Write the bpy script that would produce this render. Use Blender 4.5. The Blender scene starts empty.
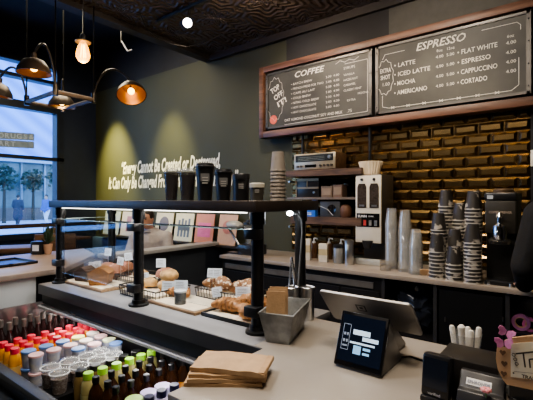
import bpy, bmesh, math, random
from mathutils import Vector, Matrix, noise
random.seed(7)
C = bpy.context.scene.collection
SC = bpy.context.scene
PI = math.pi
# ------------------------------------------------------------------ camera frame (pixels <-> world)
YAW = math.radians(37.76)
FPX = 400.0
CAMZ = 1.45
F = Vector((-math.sin(YAW), math.cos(YAW), 0)); R = Vector((math.cos(YAW), math.sin(YAW), 0))
def ray(u, v):
    return F + R * ((u - 266.5) / FPX) + Vector((0, 0, (200 - v) / FPX))
def pz(u, v, z): d = ray(u, v); return Vector((0, 0, CAMZ)) + d * ((z - CAMZ) / d.z)
def py(u, v, y): d = ray(u, v); return Vector((0, 0, CAMZ)) + d * (y / d.y)
def px(u, v, x): d = ray(u, v); return Vector((0, 0, CAMZ)) + d * (x / d.x)
def pt(u, v, t): return Vector((0, 0, CAMZ)) + ray(u, v) * t

cam = bpy.data.cameras.new('camera'); co = bpy.data.objects.new('camera', cam); C.objects.link(co)
co.location = (0, 0, CAMZ); co.rotation_euler = (PI / 2, 0, YAW)
cam.sensor_width = 36; cam.lens = 36 * FPX / 533; cam.clip_start = .05; cam.clip_end = 200
SC.camera = co
SC.view_settings.view_transform = 'AgX'
SC.view_settings.look = 'AgX - Medium High Contrast'
SC.view_settings.exposure = 0.55

# ------------------------------------------------------------------ materials
MATS = {}
def mat(name, col, rough=.5, metal=0, var=.12, scale=12, emit=0, ecol=None, alpha=1, trans=0, bump=0, bscale=60, col2=None, spec=.5, coat=0):
    if name in MATS: return MATS[name]
    m = bpy.data.materials.new(name); m.use_nodes = True; nt = m.node_tree; N = nt.nodes; L = nt.links
    b = N['Principled BSDF']
    tc = N.new('ShaderNodeTexCoord'); nz = N.new('ShaderNodeTexNoise'); nz.inputs['Scale'].default_value = scale; nz.inputs['Detail'].default_value = 4
    L.new(tc.outputs['Object'], nz.inputs['Vector'])
    rp = N.new('ShaderNodeValToRGB'); rp.color_ramp.elements[0].position = .3; rp.color_ramp.elements[1].position = .7
    c1 = tuple(max(0, c * (1 - var)) for c in col); c2 = col2 if col2 else tuple(min(1, c * (1 + var)) for c in col)
    rp.color_ramp.elements[0].color = (*c1, 1); rp.color_ramp.elements[1].color = (*c2, 1)
    L.new(nz.outputs['Fac'], rp.inputs['Fac']); L.new(rp.outputs['Color'], b.inputs['Base Color'])
    b.inputs['Roughness'].default_value = rough; b.inputs['Metallic'].default_value = metal
    b.inputs['Alpha'].default_value = alpha; b.inputs['Transmission Weight'].default_value = trans
    b.inputs['Specular IOR Level'].default_value = spec; b.inputs['Coat Weight'].default_value = coat
    if emit:
        b.inputs['Emission Color'].default_value = (*(ecol or col), 1); b.inputs['Emission Strength'].default_value = emit
    if bump:
        n2 = N.new('ShaderNodeTexNoise'); n2.inputs['Scale'].default_value = bscale; n2.inputs['Detail'].default_value = 5
        L.new(tc.outputs['Object'], n2.inputs['Vector'])
        bp = N.new('ShaderNodeBump'); bp.inputs['Strength'].default_value = bump; bp.inputs['Distance'].default_value = .01
        L.new(n2.outputs['Fac'], bp.inputs['Height']); L.new(bp.outputs['Normal'], b.inputs['Normal'])
    MATS[name] = m; return m
def glassmat(name, tint=(.96, .98, 1), refl=.08, rough=.02):
    m = bpy.data.materials.new(name); m.use_nodes = True; nt = m.node_tree; N = nt.nodes; L = nt.links
    for n in list(N):
        if n.type == 'BSDF_PRINCIPLED': N.remove(n)
    out = [n for n in N if n.type == 'OUTPUT_MATERIAL'][0]
    t = N.new('ShaderNodeBsdfTransparent'); t.inputs[0].default_value = (*tint, 1)
    g = N.new('ShaderNodeBsdfGlossy'); g.inputs['Roughness'].default_value = rough
    lw = N.new('ShaderNodeLayerWeight'); lw.inputs[0].default_value = .12
    mp = N.new('ShaderNodeMath'); mp.operation = 'MULTIPLY_ADD'; mp.inputs[1].default_value = .35; mp.inputs[2].default_value = refl * .4
    L.new(lw.outputs['Fresnel'], mp.inputs[0])
    mx = N.new('ShaderNodeMixShader'); L.new(mp.outputs[0], mx.inputs[0]); L.new(t.outputs[0], mx.inputs[1]); L.new(g.outputs[0], mx.inputs[2])
    L.new(mx.outputs[0], out.inputs['Surface']); MATS[name] = m; return m
def woodmat(name, c1, c2, axis=0, scale=4, rough=.45):
    m = bpy.data.materials.new(name); m.use_nodes = True; nt = m.node_tree; N = nt.nodes; L = nt.links; b = N['Principled BSDF']
    tc = N.new('ShaderNodeTexCoord'); mp = N.new('ShaderNodeMapping'); s = [scale * 8] * 3; s[axis] = scale; mp.inputs['Scale'].default_value = s
    nz = N.new('ShaderNodeTexNoise'); nz.inputs['Scale'].default_value = 1; nz.inputs['Detail'].default_value = 6; nz.inputs['Distortion'].default_value = .6
    L.new(tc.outputs['Object'], mp.inputs[0]); L.new(mp.outputs[0], nz.inputs['Vector'])
    rp = N.new('ShaderNodeValToRGB'); rp.color_ramp.elements[0].position = .32; rp.color_ramp.elements[1].position = .7
    rp.color_ramp.elements[0].color = (*c1, 1); rp.color_ramp.elements[1].color = (*c2, 1)
    L.new(nz.outputs['Fac'], rp.inputs[0]); L.new(rp.outputs[0], b.inputs['Base Color']); b.inputs['Roughness'].default_value = rough
    MATS[name] = m; return m
def speckmat(name, base, speck, thr=.6, scale=40, rough=.5, metal=0, bump=.3):
    m = mat(name, base, rough, metal, bump=bump, bscale=scale); nt = m.node_tree; N = nt.nodes; L = nt.links
    b = N['Principled BSDF']; src = b.inputs['Base Color'].links[0].from_socket
    tc = N.new('ShaderNodeTexCoord'); nz = N.new('ShaderNodeTexNoise'); nz.inputs['Scale'].default_value = scale; nz.inputs['Detail'].default_value = 3
    L.new(tc.outputs['Object'], nz.inputs['Vector'])
    rp = N.new('ShaderNodeValToRGB'); rp.color_ramp.elements[0].position = thr; rp.color_ramp.elements[1].position = thr + .04
    mx = N.new('ShaderNodeMixRGB'); L.new(nz.outputs['Fac'], rp.inputs[0]); L.new(rp.outputs[0], mx.inputs[0]); L.new(src, mx.inputs[1]); mx.inputs[2].default_value = (*speck, 1)
    L.new(mx.outputs[0], b.inputs['Base Color']); return m
# palette
BLK = mat('black_paint', (.012, .012, .014), .55, spec=.3)
BLKM = mat('black_metal', (.012, .012, .013), .35, .3)
BLKG = mat('black_gloss', (.008, .008, .01), .12, var=.05)
BLKP = mat('black_plastic', (.016, .016, .018), .3)
STEEL = mat('steel', (.55, .55, .55), .28, 1)
ALU = mat('aluminium', (.32, .31, .3), .38, .75, var=.04)
CHROME = mat('chrome', (.75, .74, .72), .12, 1)
GALV = mat('galvanised', (.30, .31, .31), .5, .6, var=.3, scale=25)
KRAFT = mat('kraft_paper', (.43, .28, .155), .8, var=.12, scale=30, bump=.15, bscale=120)
KRAFT2 = mat('kraft_pale', (.47, .32, .19), .8, var=.1, scale=30)
WHITE = mat('white_paper', (.82, .82, .8), .6, var=.04)
CARDM = mat('card_white', (.74, .79, .86), .5, var=.03)
INK = mat('grey_ink', (.25, .26, .3), .7)
CHALK = mat('chalk', (.56, .54, .48), .9, var=.2, scale=60, emit=.02, ecol=(.8, .78, .7))
COUNTER = mat('counter_laminate', (.30, .27, .235), .38, var=.07, scale=5, bump=.05, bscale=20)
DECK = mat('deck_grey', (.24, .24, .25), .35, var=.08, scale=8)
BACKTOP = mat('back_counter', (.27, .23, .195), .3, var=.1, scale=6)
GREEN = mat('green_wall_paint', (.046, .047, .026), .7, var=.05, scale=2, bump=.04, bscale=90)
NAVY = mat('navy_paint', (.010, .017, .042), .55, var=.08)
DARKW = mat('dark_wall', (.014, .0135, .014), .75)
LITWALL = mat('lit_wall_tone', (.06, .058, .05), .75)  # wall under the spotlight, its lighter tone put into the colour
SHELFW = mat('shelf_dark', (.035, .027, .024), .42, var=.25, scale=9)
WOODRED = woodmat('frame_wood', (.05, .022, .013), (.16, .075, .045), 0, 3)
WOODBR = woodmat('shelf_wood', (.04, .022, .014), (.15, .085, .05), 0, 4)
WOODLT = woodmat('light_wood', (.28, .17, .09), (.42, .28, .16), 0, 6)
WOODST = woodmat('stool_wood', (.06, .032, .02), (.16, .09, .05), 0, 5)
GLASS = glassmat('clear_glass')
WGLASS = glassmat('window_glass', (.9, .95, 1), .06)
CLEARP = mat('clear_plastic', (.45, .47, .48), .1, alpha=.2, var=.03)
LEDM = mat('led_emitter', (1, 1, 1), emit=3.5, ecol=(1, .95, .86))
BULBM = mat('bulb_glow', (1, .7, .3), emit=9, ecol=(1, .52, .10))
FILM = mat('bulb_amber_glass', (1, .62, .2), .1, alpha=.45, emit=1.5, ecol=(1, .48, .04))
BRASSD = mat('shade_inside', (.42, .22, .09), .35, .7)
BRONZE = mat('bronze_shade', (.05, .038, .03), .38, .6)
GOLD = mat('brass_tile', (.27, .185, .085), .25, 1.0, var=.3, scale=3)
PAST = mat('pastry_gold', (.42, .185, .06), .5, var=.55, scale=28, bump=.35, bscale=60)
PASTP = mat('scone_pale', (.60, .36, .14), .65, var=.3, scale=25, bump=.4, bscale=60)
PASTA = speckmat('pastry_almond', (.30, .14, .06), (.80, .68, .52), .56, 55)
LOAFM = mat('loaf_brown', (.32, .14, .04), .7, var=.25, scale=40, bump=.4, bscale=90)
LOAFD = mat('loaf_dark', (.06, .03, .018), .7, var=.3, scale=40, bump=.4, bscale=90)
MUFF = speckmat('muffin_pink', (.42, .19, .11), (.75, .35, .30), .56, 35)
MUFFC = mat('muffin_case', (.20, .09, .045), .7)
PARCH = mat('parchment', (.72, .62, .47), .7, var=.08, scale=20)
SKIN = mat('skin', (.46, .26, .18), .5, var=.06)
HAIR = mat('hair_dark', (.02, .014, .012), .6)
SHIRT = mat('shirt_pale', (.42, .38, .37), .8, var=.1, scale=20, bump=.2, bscale=30)
CLOTHB = mat('cloth_black', (.008, .008, .009), .85, var=.2, bump=.2, bscale=60)
DENIM = mat('denim', (.03, .045, .09), .85)

# ------------------------------------------------------------------ mesh builder
class MB:
    def __init__(s): s.bm = bmesh.new(); s.mi = 0
    def m(s, i): s.mi = i; return s
    def _f(s, vs):
        try:
            f = s.bm.faces.new(vs); f.material_index = s.mi; return f
        except ValueError: return None
    def box(s, x0, x1, y0, y1, z0, z1, M=None):
        P = [Vector((x, y, z)) for z in (z0, z1) for x, y in ((x0, y0), (x1, y0), (x1, y1), (x0, y1))]
        if M is not None: P = [M @ p for p in P]
        v = [s.bm.verts.new(p) for p in P]
        for q in ((3, 2, 1, 0), (4, 5, 6, 7), (0, 1, 5, 4), (1, 2, 6, 5), (2, 3, 7, 6), (3, 0, 4, 7)): s._f([v[i] for i in q])
        return s
    def cbox(s, c, d, M=None):
        return s.box(c[0] - d[0] / 2, c[0] + d[0] / 2, c[1] - d[1] / 2, c[1] + d[1] / 2, c[2] - d[2] / 2, c[2] + d[2] / 2, M)
    def hexa(s, P):
        v = [s.bm.verts.new(p) for p in P]
        for q in ((3, 2, 1, 0), (4, 5, 6, 7), (0, 1, 5, 4), (1, 2, 6, 5), (2, 3, 7, 6), (3, 0, 4, 7)): s._f([v[i] for i in q])
        return s
    def prism(s, poly, z0, z1, M=None):
        a = [Vector((p[0], p[1], z0)) for p in poly]; b = [Vector((p[0], p[1], z1)) for p in poly]
        if M is not None: a = [M @ p for p in a]; b = [M @ p for p in b]
        va = [s.bm.verts.new(p) for p in a]; vb = [s.bm.verts.new(p) for p in b]
        s._f(va[::-1]); s._f(vb); n = len(poly)
        for i in range(n): s._f([va[i], va[(i + 1) % n], vb[(i + 1) % n], vb[i]])
        return s
    def quad(s, P): s._f([s.bm.verts.new(p) for p in P]); return s
    def lathe(s, prof, c=(0, 0, 0), seg=16, M=None, cap=True):
        rings = []
        for r, z in prof:
            ring = []
            for i in range(seg):
                a = 2 * PI * i / seg; p = Vector((r * math.cos(a), r * math.sin(a), z)); p = (M @ p) if M is not None else p
                ring.append(s.bm.verts.new(p + Vector(c)))
            rings.append(ring)
        for a, b in zip(rings, rings[1:]):
            for i in range(seg): s._f([a[i], a[(i + 1) % seg], b[(i + 1) % seg], b[i]])
        if cap: s._f(rings[0][::-1]); s._f(rings[-1])
        return s
    def tube(s, pts, r, seg=8, closed=False):
        pts = [Vector(p) for p in pts]; n = len(pts); rings = []; prev = None
        for i, p in enumerate(pts):
            if closed: t = pts[(i + 1) % n] - pts[i - 1]
            else: t = pts[min(i + 1, n - 1)] - pts[max(i - 1, 0)]
            t.normalize()
            if prev is None: a = t.orthogonal().normalized()
            else:
                a = prev - t * prev.dot(t); a = a.normalized() if a.length > 1e-6 else t.orthogonal().normalized()
            prev = a; b = t.cross(a); rr = r[i] if isinstance(r, (list, tuple)) else r
            rings.append([s.bm.verts.new(p + (a * math.cos(2 * PI * k / seg) + b * math.sin(2 * PI * k / seg)) * rr) for k in range(seg)])
        pr = list(zip(rings, rings[1:])) + ([(rings[-1], rings[0])] if closed else [])
        for A, B in pr:
            for k in range(seg): s._f([A[k], A[(k + 1) % seg], B[(k + 1) % seg], B[k]])
        if not closed: s._f(rings[0][::-1]); s._f(rings[-1])
        return s
    def ball(s, c, r, su=12, sv=8, M=None):
        r = r if isinstance(r, (tuple, list)) else (r, r, r)
        top = None; rings = []
        def tf(p): p = Vector((p[0] * r[0], p[1] * r[1], p[2] * r[2])); p = (M @ p) if M is not None else p; return p + Vector(c)
        for j in range(1, sv):
            th = PI * j / sv
            rings.append([s.bm.verts.new(tf((math.sin(th) * math.cos(2 * PI * i / su), math.sin(th) * math.sin(2 * PI * i / su), -math.cos(th)))) for i in range(su)])
        b = s.bm.verts.new(tf((0, 0, -1))); t = s.bm.verts.new(tf((0, 0, 1)))
        for i in range(su):
            s._f([b, rings[0][(i + 1) % su], rings[0][i]]); s._f([t, rings[-1][i], rings[-1][(i + 1) % su]])
        for A, B in zip(rings, rings[1:]):
            for i in range(su): s._f([A[i], A[(i + 1) % su], B[(i + 1) % su], B[i]])
        return s
    def caps(s, a, b, ra, rb, seg=10):
        a = Vector(a); b = Vector(b); s.tube([a, b], [ra, rb], seg); s.ball(a, ra, seg, 6); s.ball(b, rb, seg, 6); return s
    def text(s, body, size, o, X=(1, 0, 0), Y=(0, 0, 1), width=None, bold=0, shear=0, align='LEFT', ext=.0008):
        cu = bpy.data.curves.new('t', 'FONT'); cu.body = body; cu.size = size; cu.offset = bold; cu.shear = shear; cu.align_x = align
        cu.extrude = 0; cu.resolution_u = 2
        ob = bpy.data.objects.new('t', cu); C.objects.link(ob)
        bpy.context.view_layer.update()
        me = bpy.data.meshes.new_from_object(ob.evaluated_get(bpy.context.evaluated_depsgraph_get()))
        X = Vector(X).normalized(); Y = Vector(Y).normalized(); Nn = X.cross(Y); o = Vector(o)
        xs = [v.co.x for v in me.vertices] or [0, 1]; k = 1
        if width: k = width / max(1e-6, max(xs) - min(xs))
        off = len(s.bm.verts); vs = [s.bm.verts.new(o + X * (v.co.x * k) + Y * v.co.y + Nn * ext) for v in me.vertices]
        for p in me.polygons: s._f([vs[i] for i in p.vertices])
        bpy.data.objects.remove(ob); bpy.data.curves.remove(cu); bpy.data.meshes.remove(me); return s
    def jitter(s, amp, freq, seed=0):
        for v in s.bm.verts:
            n = noise.noise_vector(v.co * freq + Vector((seed * 3.1, seed * 1.7, seed))); v.co += n * amp
        return s
    def build(s, name, mats, parent=None, origin=None, smooth=None, bevel=0, sub=0, remesh=0, smoothit=0):
        bmesh.ops.recalc_face_normals(s.bm, faces=s.bm.faces)
        o = Vector(origin) if origin is not None else (parent.location.copy() if parent is not None and parent.get('_w', 1) else Vector((0, 0, 0)))
        if parent is not None and parent.parent is not None and origin is None: o = Vector(parent['_o']) if '_o' in parent else o
        if o.length > 0: bmesh.ops.translate(s.bm, verts=s.bm.verts, vec=-o)
        me = bpy.data.meshes.new(name); s.bm.to_mesh(me); s.bm.free()
        ob = bpy.data.objects.new(name, me); C.objects.link(ob)
        for x in (mats if isinstance(mats, (list, tuple)) else [mats]): me.materials.append(x)
        if remesh or sub or bevel or smoothit:
            if bevel:
                b = ob.modifiers.new('b', 'BEVEL'); b.width = bevel; b.segments = 2; b.limit_method = 'ANGLE'; b.angle_limit = .7
            if remesh:
                r = ob.modifiers.new('r', 'REMESH'); r.mode = 'VOXEL'; r.voxel_size = remesh
            if smoothit:
                q = ob.modifiers.new('s', 'SMOOTH'); q.iterations = smoothit; q.factor = .5
            if sub:
                u = ob.modifiers.new('u', 'SUBSURF'); u.levels = sub; u.render_levels = sub
            bpy.context.view_layer.update()
            nm = bpy.data.meshes.new_from_object(ob.evaluated_get(bpy.context.evaluated_depsgraph_get()))
            ob.modifiers.clear(); ob.data = nm; bpy.data.meshes.remove(me); me = nm; me.name = name
            if not me.materials:
                for x in (mats if isinstance(mats, (list, tuple)) else [mats]): me.materials.append(x)
        if smooth is None: smooth = True
        if smooth:
            for p in me.polygons: p.use_smooth = True
            try: me.set_sharp_from_angle(angle=math.radians(38))
            except Exception: pass
        if parent is not None:
            ob.parent = parent
            if parent.parent is not None: ob.location = o - (Vector(parent['_o']) if '_o' in parent else Vector((0, 0, 0)))
            else: ob.location = o - parent.location if parent.get('_w', 1) else o
        else: ob.location = o
        ob['_o'] = tuple(o)
        return ob
SEEN = {}
def setp(o, label, cat, group=None):
    o['label'] = label; o['category'] = cat
    if group: o['group'] = group
    SEEN.setdefault(label, []).append(o.name); return o
def thing(name, label, cat, loc=(0, 0, 0), rz=0, group=None, local=False):
    o = bpy.data.objects.new(name, None); C.objects.link(o); o.empty_display_size = .05
    o.location = loc; o.rotation_euler = (0, 0, rz); o['_w'] = 0 if local else 1
    return setp(o, label, cat, group)
def part(mb, name, mats, parent, label=None, **k):
    ob = mb.build(name, mats, parent, **k)
    if label: ob['label'] = label
    return ob
def struct(mb, name, mats, **k):
    ob = mb.build(name, mats, **k); ob['kind'] = 'structure'; return ob
def solo(mb, name, mats, label, cat, origin, group=None, **k):
    return setp(mb.build(name, mats, origin=origin, **k), label, cat, group)
def dup(root, loc, rz, label, group=None):
    r = root.copy(); C.objects.link(r); r.location = loc; r.rotation_euler = (0, 0, rz); r['label'] = label
    SEEN.setdefault(label, []).append(r.name)
    if group: r['group'] = group
    for ch in list(root.children):
        c = ch.copy(); C.objects.link(c); c.parent = r
        for g in ch.children:
            d = g.copy(); C.objects.link(d); d.parent = c
    return r
ORD = ['first', 'second', 'third', 'fourth', 'fifth', 'sixth', 'seventh', 'eighth', 'ninth', 'tenth', 'eleventh', 'twelfth', 'thirteenth', 'fourteenth', 'fifteenth', 'sixteenth', 'seventeenth', 'eighteenth']
def lamp(name, kind, loc, power, col=(1, 1, 1), size=.1, target=None, spot=60, blend=.5, sy=None):
    l = bpy.data.lights.new(name, kind); l.energy = power; l.color = col
    if kind == 'AREA':
        l.size = size
        if sy: l.shape = 'RECTANGLE'; l.size_y = sy
    elif kind in ('POINT', 'SPOT'): l.shadow_soft_size = size
    if kind == 'SPOT': l.spot_size = math.radians(spot); l.spot_blend = blend
    o = bpy.data.objects.new(name, l); C.objects.link(o); o.location = loc
    if target is not None: o.rotation_euler = (Vector(target) - Vector(loc)).to_track_quat('-Z', 'Y').to_euler()
    return o
def XU(u, y): d = ray(u, 200); return d.x / d.y * y          # world x on plane y seen at column u

# ================================================================== ROOM SHELL
WY = 3.4; WX = -6.1; CEIL = 3.17
FLOORM = mat('concrete_floor', (.05, .048, .046), .5, bump=.05)
struct(MB().box(WX, 1.8, -2.6, WY, -.1, 0), 'floor', FLOORM)
struct(MB().box(WX, 1.8, WY, WY + .15, 0, CEIL), 'wall_back', GREEN)
struct(MB().box(WX, 1.8, WY, WY + .15, CEIL, 3.9), 'wall_back_upper', DARKW)
struct(MB().box(-2.351, -1.277, WY - .03, WY, 2.5, CEIL), 'trim_1', DARKW)
struct(MB().box(-1.277, 1.8, WY - .03, WY, 2.5, CEIL), 'trim_2', LITWALL)
struct(MB().box(1.7, 1.85, -2.6, WY, 0, 3.9), 'wall_right', DARKW)
struct(MB().box(WX, 1.8, -2.75, -2.6, 0, 3.9), 'wall_front', DARKW)
# window wall on the left (x = WX): sill, pillar, lintel
WT = .2; WYE = 2.87
struct(MB().box(WX - WT, WX, -2.6, WYE, 0, .9).box(WX - WT, WX, WYE, WY + .15, 0, 3.9).box(WX - WT, WX, -2.6, WYE, 3.42, 3.9).box(WX - WT, WX, -2.75, -2.4, .9, 3.42), 'wall_left', NAVY)
w = MB()
fr = mat('window_frame_black', (.015, .02, .035), .4, .2)
w.box(WX - .1, WX + .04, -2.4, WYE, .9, .98).box(WX - .1, WX + .04, -2.4, WYE, 2.72, 2.83).box(WX - .1, WX + .04, -2.4, WYE, 3.36, 3.42)
w.box(WX - .1, WX + .04, -2.4, WYE, 3.14, 3.19).box(WX - .1, WX + .05, WYE - .1, WYE, .9, 3.42).box(WX - .1, WX + .04, .2, .3, .9, 3.42)
win = struct(w, 'window_1', fr)
x = MB().box(WX - .06, WX + .06, -2.4, WYE, 1.06, 1.115).build('window_rail', mat('rail_brown', (.06, .035, .03), .4), None); x.parent = win; x['kind'] = 'structure'
x = MB().box(WX - .05, WX + .05, -2.4, WYE, 2.02, 2.07).build('window_transom', fr, None); x.parent = win; x['kind'] = 'structure'
x = MB().box(WX - .045, WX - .035, -2.4, WYE, .95, 3.4).build('window_pane', WGLASS, None); x.parent = win; x['kind'] = 'structure'
# lettering tiles on the glass
tg = thing('window_lettering', 'two rows of square grey letter tiles on the upper window', 'sign', px(18, 140, WX + .01))
sq = mat('tile_grey', (.26, .33, .42), .6); lt = mat('tile_letter', (.50, .60, .75), .6)
for r, (word, vv) in enumerate((('ORUGS&', 135.3), ('ART   ', 143.2))):
    for i, ch in enumerate(word):
        c = px(0.5 + i * 6.1, vv + i * .35, WX + .0)
        a = MB().box(c.x, c.x + .012, c.y - .038, c.y + .038, c.z - .05, c.z + .05)
        sqp = part(a, 'letter_tile', sq, tg)
        if ch != ' ':
            q = MB().text(ch, .095, (c.x + .013, c.y, c.z - .033), X=(0, 1, 0), Y=(0, 0, 1), align='CENTER', bold=.002)
            o2 = q.build('letter', lt, None, origin=c); o2.parent = sqp; o2.location = Vector(c) - Vector(sqp['_o'])

# ceiling : black high ceiling at the left, pressed tin dropped ceiling at the right, beam between
struct(MB().box(WX - .2, -3.46, -2.7, WY + .1, 3.8, 3.9), 'ceiling_left', DARKW)
def tinmat():
    m = mat('pressed_tin', (.085, .066, .055), .42, .5); nt = m.node_tree; N = nt.nodes; L = nt.links; b = N['Principled BSDF']
    tc = N.new('ShaderNodeTexCoord'); mp = N.new('ShaderNodeMapping'); mp.inputs['Scale'].default_value = (1 / .6, 1 / .6, 1)
    L.new(tc.outputs['Object'], mp.inputs[0])
    vm = N.new('ShaderNodeVectorMath'); vm.operation = 'FRACTION'; L.new(mp.outputs[0], vm.inputs[0])
    sp = N.new('ShaderNodeSeparateXYZ'); L.new(vm.outputs[0], sp.inputs[0])
    def math_(op, a, bb=None):
        n = N.new('ShaderNodeMath'); n.operation = op
        for i, q in enumerate((a, bb)):
            if q is None: continue
            if isinstance(q, (int, float)): n.inputs[i].default_value = q
            else: L.new(q, n.inputs[i])
        return n.outputs[0]
    dx = math_('ABSOLUTE', math_('SUBTRACT', sp.outputs[0], .5)); dy = math_('ABSOLUTE', math_('SUBTRACT', sp.outputs[1], .5))
    d = math_('MAXIMUM', dx, dy); rad = math_('SQRT', math_('ADD', math_('MULTIPLY', dx, dx), math_('MULTIPLY', dy, dy)))
    edge = math_('MULTIPLY', math_('GREATER_THAN', d, .47), 1.5)
    ang = math_('ARCTAN2', dx, dy)
    flower = math_('MULTIPLY', math_('SINE', math_('ADD', math_('MULTIPLY', rad, 52), math_('MULTIPLY', math_('SINE', math_('MULTIPLY', ang, 8)), 3))), .5)
    h = math_('ADD', edge, flower)
    nz = N.new('ShaderNodeTexNoise'); nz.inputs['Scale'].default_value = 14; nz.inputs['Distortion'].default_value = 2; L.new(tc.outputs['Object'], nz.inputs['Vector'])
    h = math_('ADD', h, math_('MULTIPLY', nz.outputs['Fac'], .7))
    bp = N.new('ShaderNodeBump'); bp.inputs['Strength'].default_value = .9; bp.inputs['Distance'].default_value = .02
    L.new(h, bp.inputs['Height']); L.new(bp.outputs[0], b.inputs['Normal']); return m
struct(MB().box(-3.46, 1.85, -2.7, WY, CEIL, CEIL + .05), 'ceiling_right', tinmat())
struct(MB().box(-3.56, -3.44, -2.7, WY, CEIL - .05, 3.8), 'trim_beam', mat('beam_brown', (.022, .018, .017), .6))
struct(MB().box(-3.44, 1.8, WY - .07, WY - .03, CEIL - .07, CEIL), 'trim_crown', mat('beam_brown', (.022, .018, .017), .6))

# brass tile wall
tb = MB(); tx0, tx1, tz0, tz1 = -2.30, XU(531, WY), .95, 2.16
tw, th, bv = .171, .0835, .021
r = 0; z = tz0
while z < tz1 - .02:
    xx = tx0 - (tw / 2 if r % 2 else 0)
    while xx < tx1 - .01:
        a, b = max(xx, tx0) + .002, min(xx + tw, tx1) - .002
        if b - a > .02:
            y0, y1 = WY - .006, WY - .023; zb, zt = z + .002, z + th - .002; e = min(bv, (b - a) * .4)
            o = [(a, y0, zb), (b, y0, zb), (b, y0, zt), (a, y0, zt)]; i = [(a + e, y1, zb + bv), (b - e, y1, zb + bv), (b - e, y1, zt - bv), (a + e, y1, zt - bv)]
            vo = [tb.bm.verts.new(p) for p in o]; vi = [tb.bm.verts.new(p) for p in i]
            tb._f(vi)
            for k in range(4): tb._f([vo[k], vo[(k + 1) % 4], vi[(k + 1) % 4], vi[k]])
        xx += tw
    z += th; r += 1
tb.box(tx0, tx1, WY - .006, WY, tz0, tz1)
struct(tb, 'wall_back_tile', GOLD, smooth=False)
struct(MB().box(tx1, tx1 + .03, WY - .03, WY, .9, 2.16), 'trim_tile_edge', BLK)

wp = py(530.6, 158, WY - .03)
wq = thing('wall_plate', 'narrow white wall plate at the right end of the brass tiles', 'wall plate', (tx1 + .012, WY - .03, wp.z), local=True)
part(MB().box(-.012, .018, -.012, 0, -.06, .055), 'plate', mat('plate_white', (.6, .58, .52), .5), wq, bevel=.002)
part(MB().box(-.004, .010, -.017, -.010, -.02, .015), 'switch', mat('plate_white', (.6, .58, .52), .5), wq, bevel=.002)
# wall slogan
sl = MB()
o1 = py(121, 173.5, WY - .004); e1 = py(219, 163.5, WY - .004)
sl.text('\u201cEnergy Cannot Be Created or Destroyed,', .24, (o1.x, WY - .004, 1.84), width=e1.x - o1.x, bold=.007, shear=.28)
o2 = py(108.5, 183, WY - .004); e2 = py(238, 168, WY - .004)
sl.text('It Can Only Be Changed From One Form to Another\u201d', .24, (o2.x, WY - .004, 1.625), width=e2.x - o2.x, bold=.007, shear=.28)
solo(sl, 'wall_lettering', mat('cream_letter', (.78, .74, .62), .6), 'cream brush-script quotation lettering in two lines on the green wall', 'lettering', (o1.x, WY, 1.7))

# ================================================================== MENU BOARDS
FY = 3.27
fr = thing('menu_frame', 'long reddish wood frame around both chalkboard menus', 'frame', (-1.4, WY, 2.09))
fx0, fx1, fz0, fz1 = -2.615, .15, 2.095, 2.825
part(MB().box(fx0, fx1, FY - .02, FY + .10, fz0, fz0 + .062), 'rail', WOODRED, fr, bevel=.003)
part(MB().box(fx0, fx1, FY - .02, FY + .10, fz1 - .06, fz1), 'rail', WOODRED, fr, bevel=.003)
part(MB().box(fx0, fx0 + .055, FY - .022, FY + .10, fz0, fz1), 'stile', WOODRED, fr, bevel=.003)
part(MB().box(fx0 + .05, fx1, FY + .06, WY - .03, fz0 + .03, fz1 - .03), 'backing', BLK, fr)
BOARDM = mat('chalkboard', (.034, .033, .028), .55, var=.35, scale=5, bump=.03)
EDGEM = mat('board_edge', (.09, .085, .08), .4, .6)
bz0, bz1 = 2.185, 2.745
def board(x0, x1, label):
    t = thing('chalkboard', label, 'menu board', ((x0 + x1) / 2, FY + .05, bz0))
    part(MB().box(x0, x1, FY + .005, FY + .055, bz0, bz1), 'panel', BOARDM, t)
    e = .022
    fr_ = MB().box(x0 - .006, x0 + e, FY - .005, FY + .05, bz0 - .006, bz1 + .006).box(x1 - e, x1 + .006, FY - .005, FY + .05, bz0 - .006, bz1 + .006)
    fr_.box(x0, x1, FY - .005, FY + .05, bz1 - e * .6, bz1 + .006).box(x0, x1, FY - .005, FY + .05, bz0 - .006, bz0 + e * .6)
    f = part(fr_, 'metal_edge', EDGEM, t)
    for bx in (x0 + .008, x1 - .008):
        for k in range(4): part(MB().ball((bx, FY - .006, bz0 + .05 + k * (bz1 - bz0 - .1) / 3), .006, 8, 6), 'bolt', BLKM, t)
    return t
B1 = (-2.535, -1.395); B2 = (-1.35, -.25)
b1 = board(*B1, 'COFFEE chalkboard menu, the left one of the two framed boards')
b2 = board(*B2, 'ESPRESSO chalkboard menu, the right one of the two framed boards')
TY = FY + .003
def L(mb, s, fx, fz, size, B, w=None, **k):
    X0 = B[0] + (B[1] - B[0]) * fx; Z = bz0 + (bz1 - bz0) * fz
    mb.text(s, size, (X0, TY, Z), width=(B[1] - B[0]) * w if w else None, **k)
def line(mb, pts, B, th=.004):
    P = [Vector((B[0] + (B[1] - B[0]) * a, TY - .001, bz0 + (bz1 - bz0) * c)) for a, c in pts]
    for p, q in zip(P, P[1:]):
        d = (q - p).normalized(); n = Vector((d.z, 0, -d.x)) * th / 2
        mb.quad([p + n, q + n, q - n, p - n])
t = MB()
L(t, 'COFFEE', .30, .83, .078, B1, .29, bold=.0012, shear=.25)
items = ['BATCH BREW', 'FRENCH PRESS FOR TWO', 'CAFE AU LAIT', 'COLD BREW', 'NITRO COLD BREW', 'HOT CHOCOLATE', 'HOT CHOCOLATE']
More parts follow.
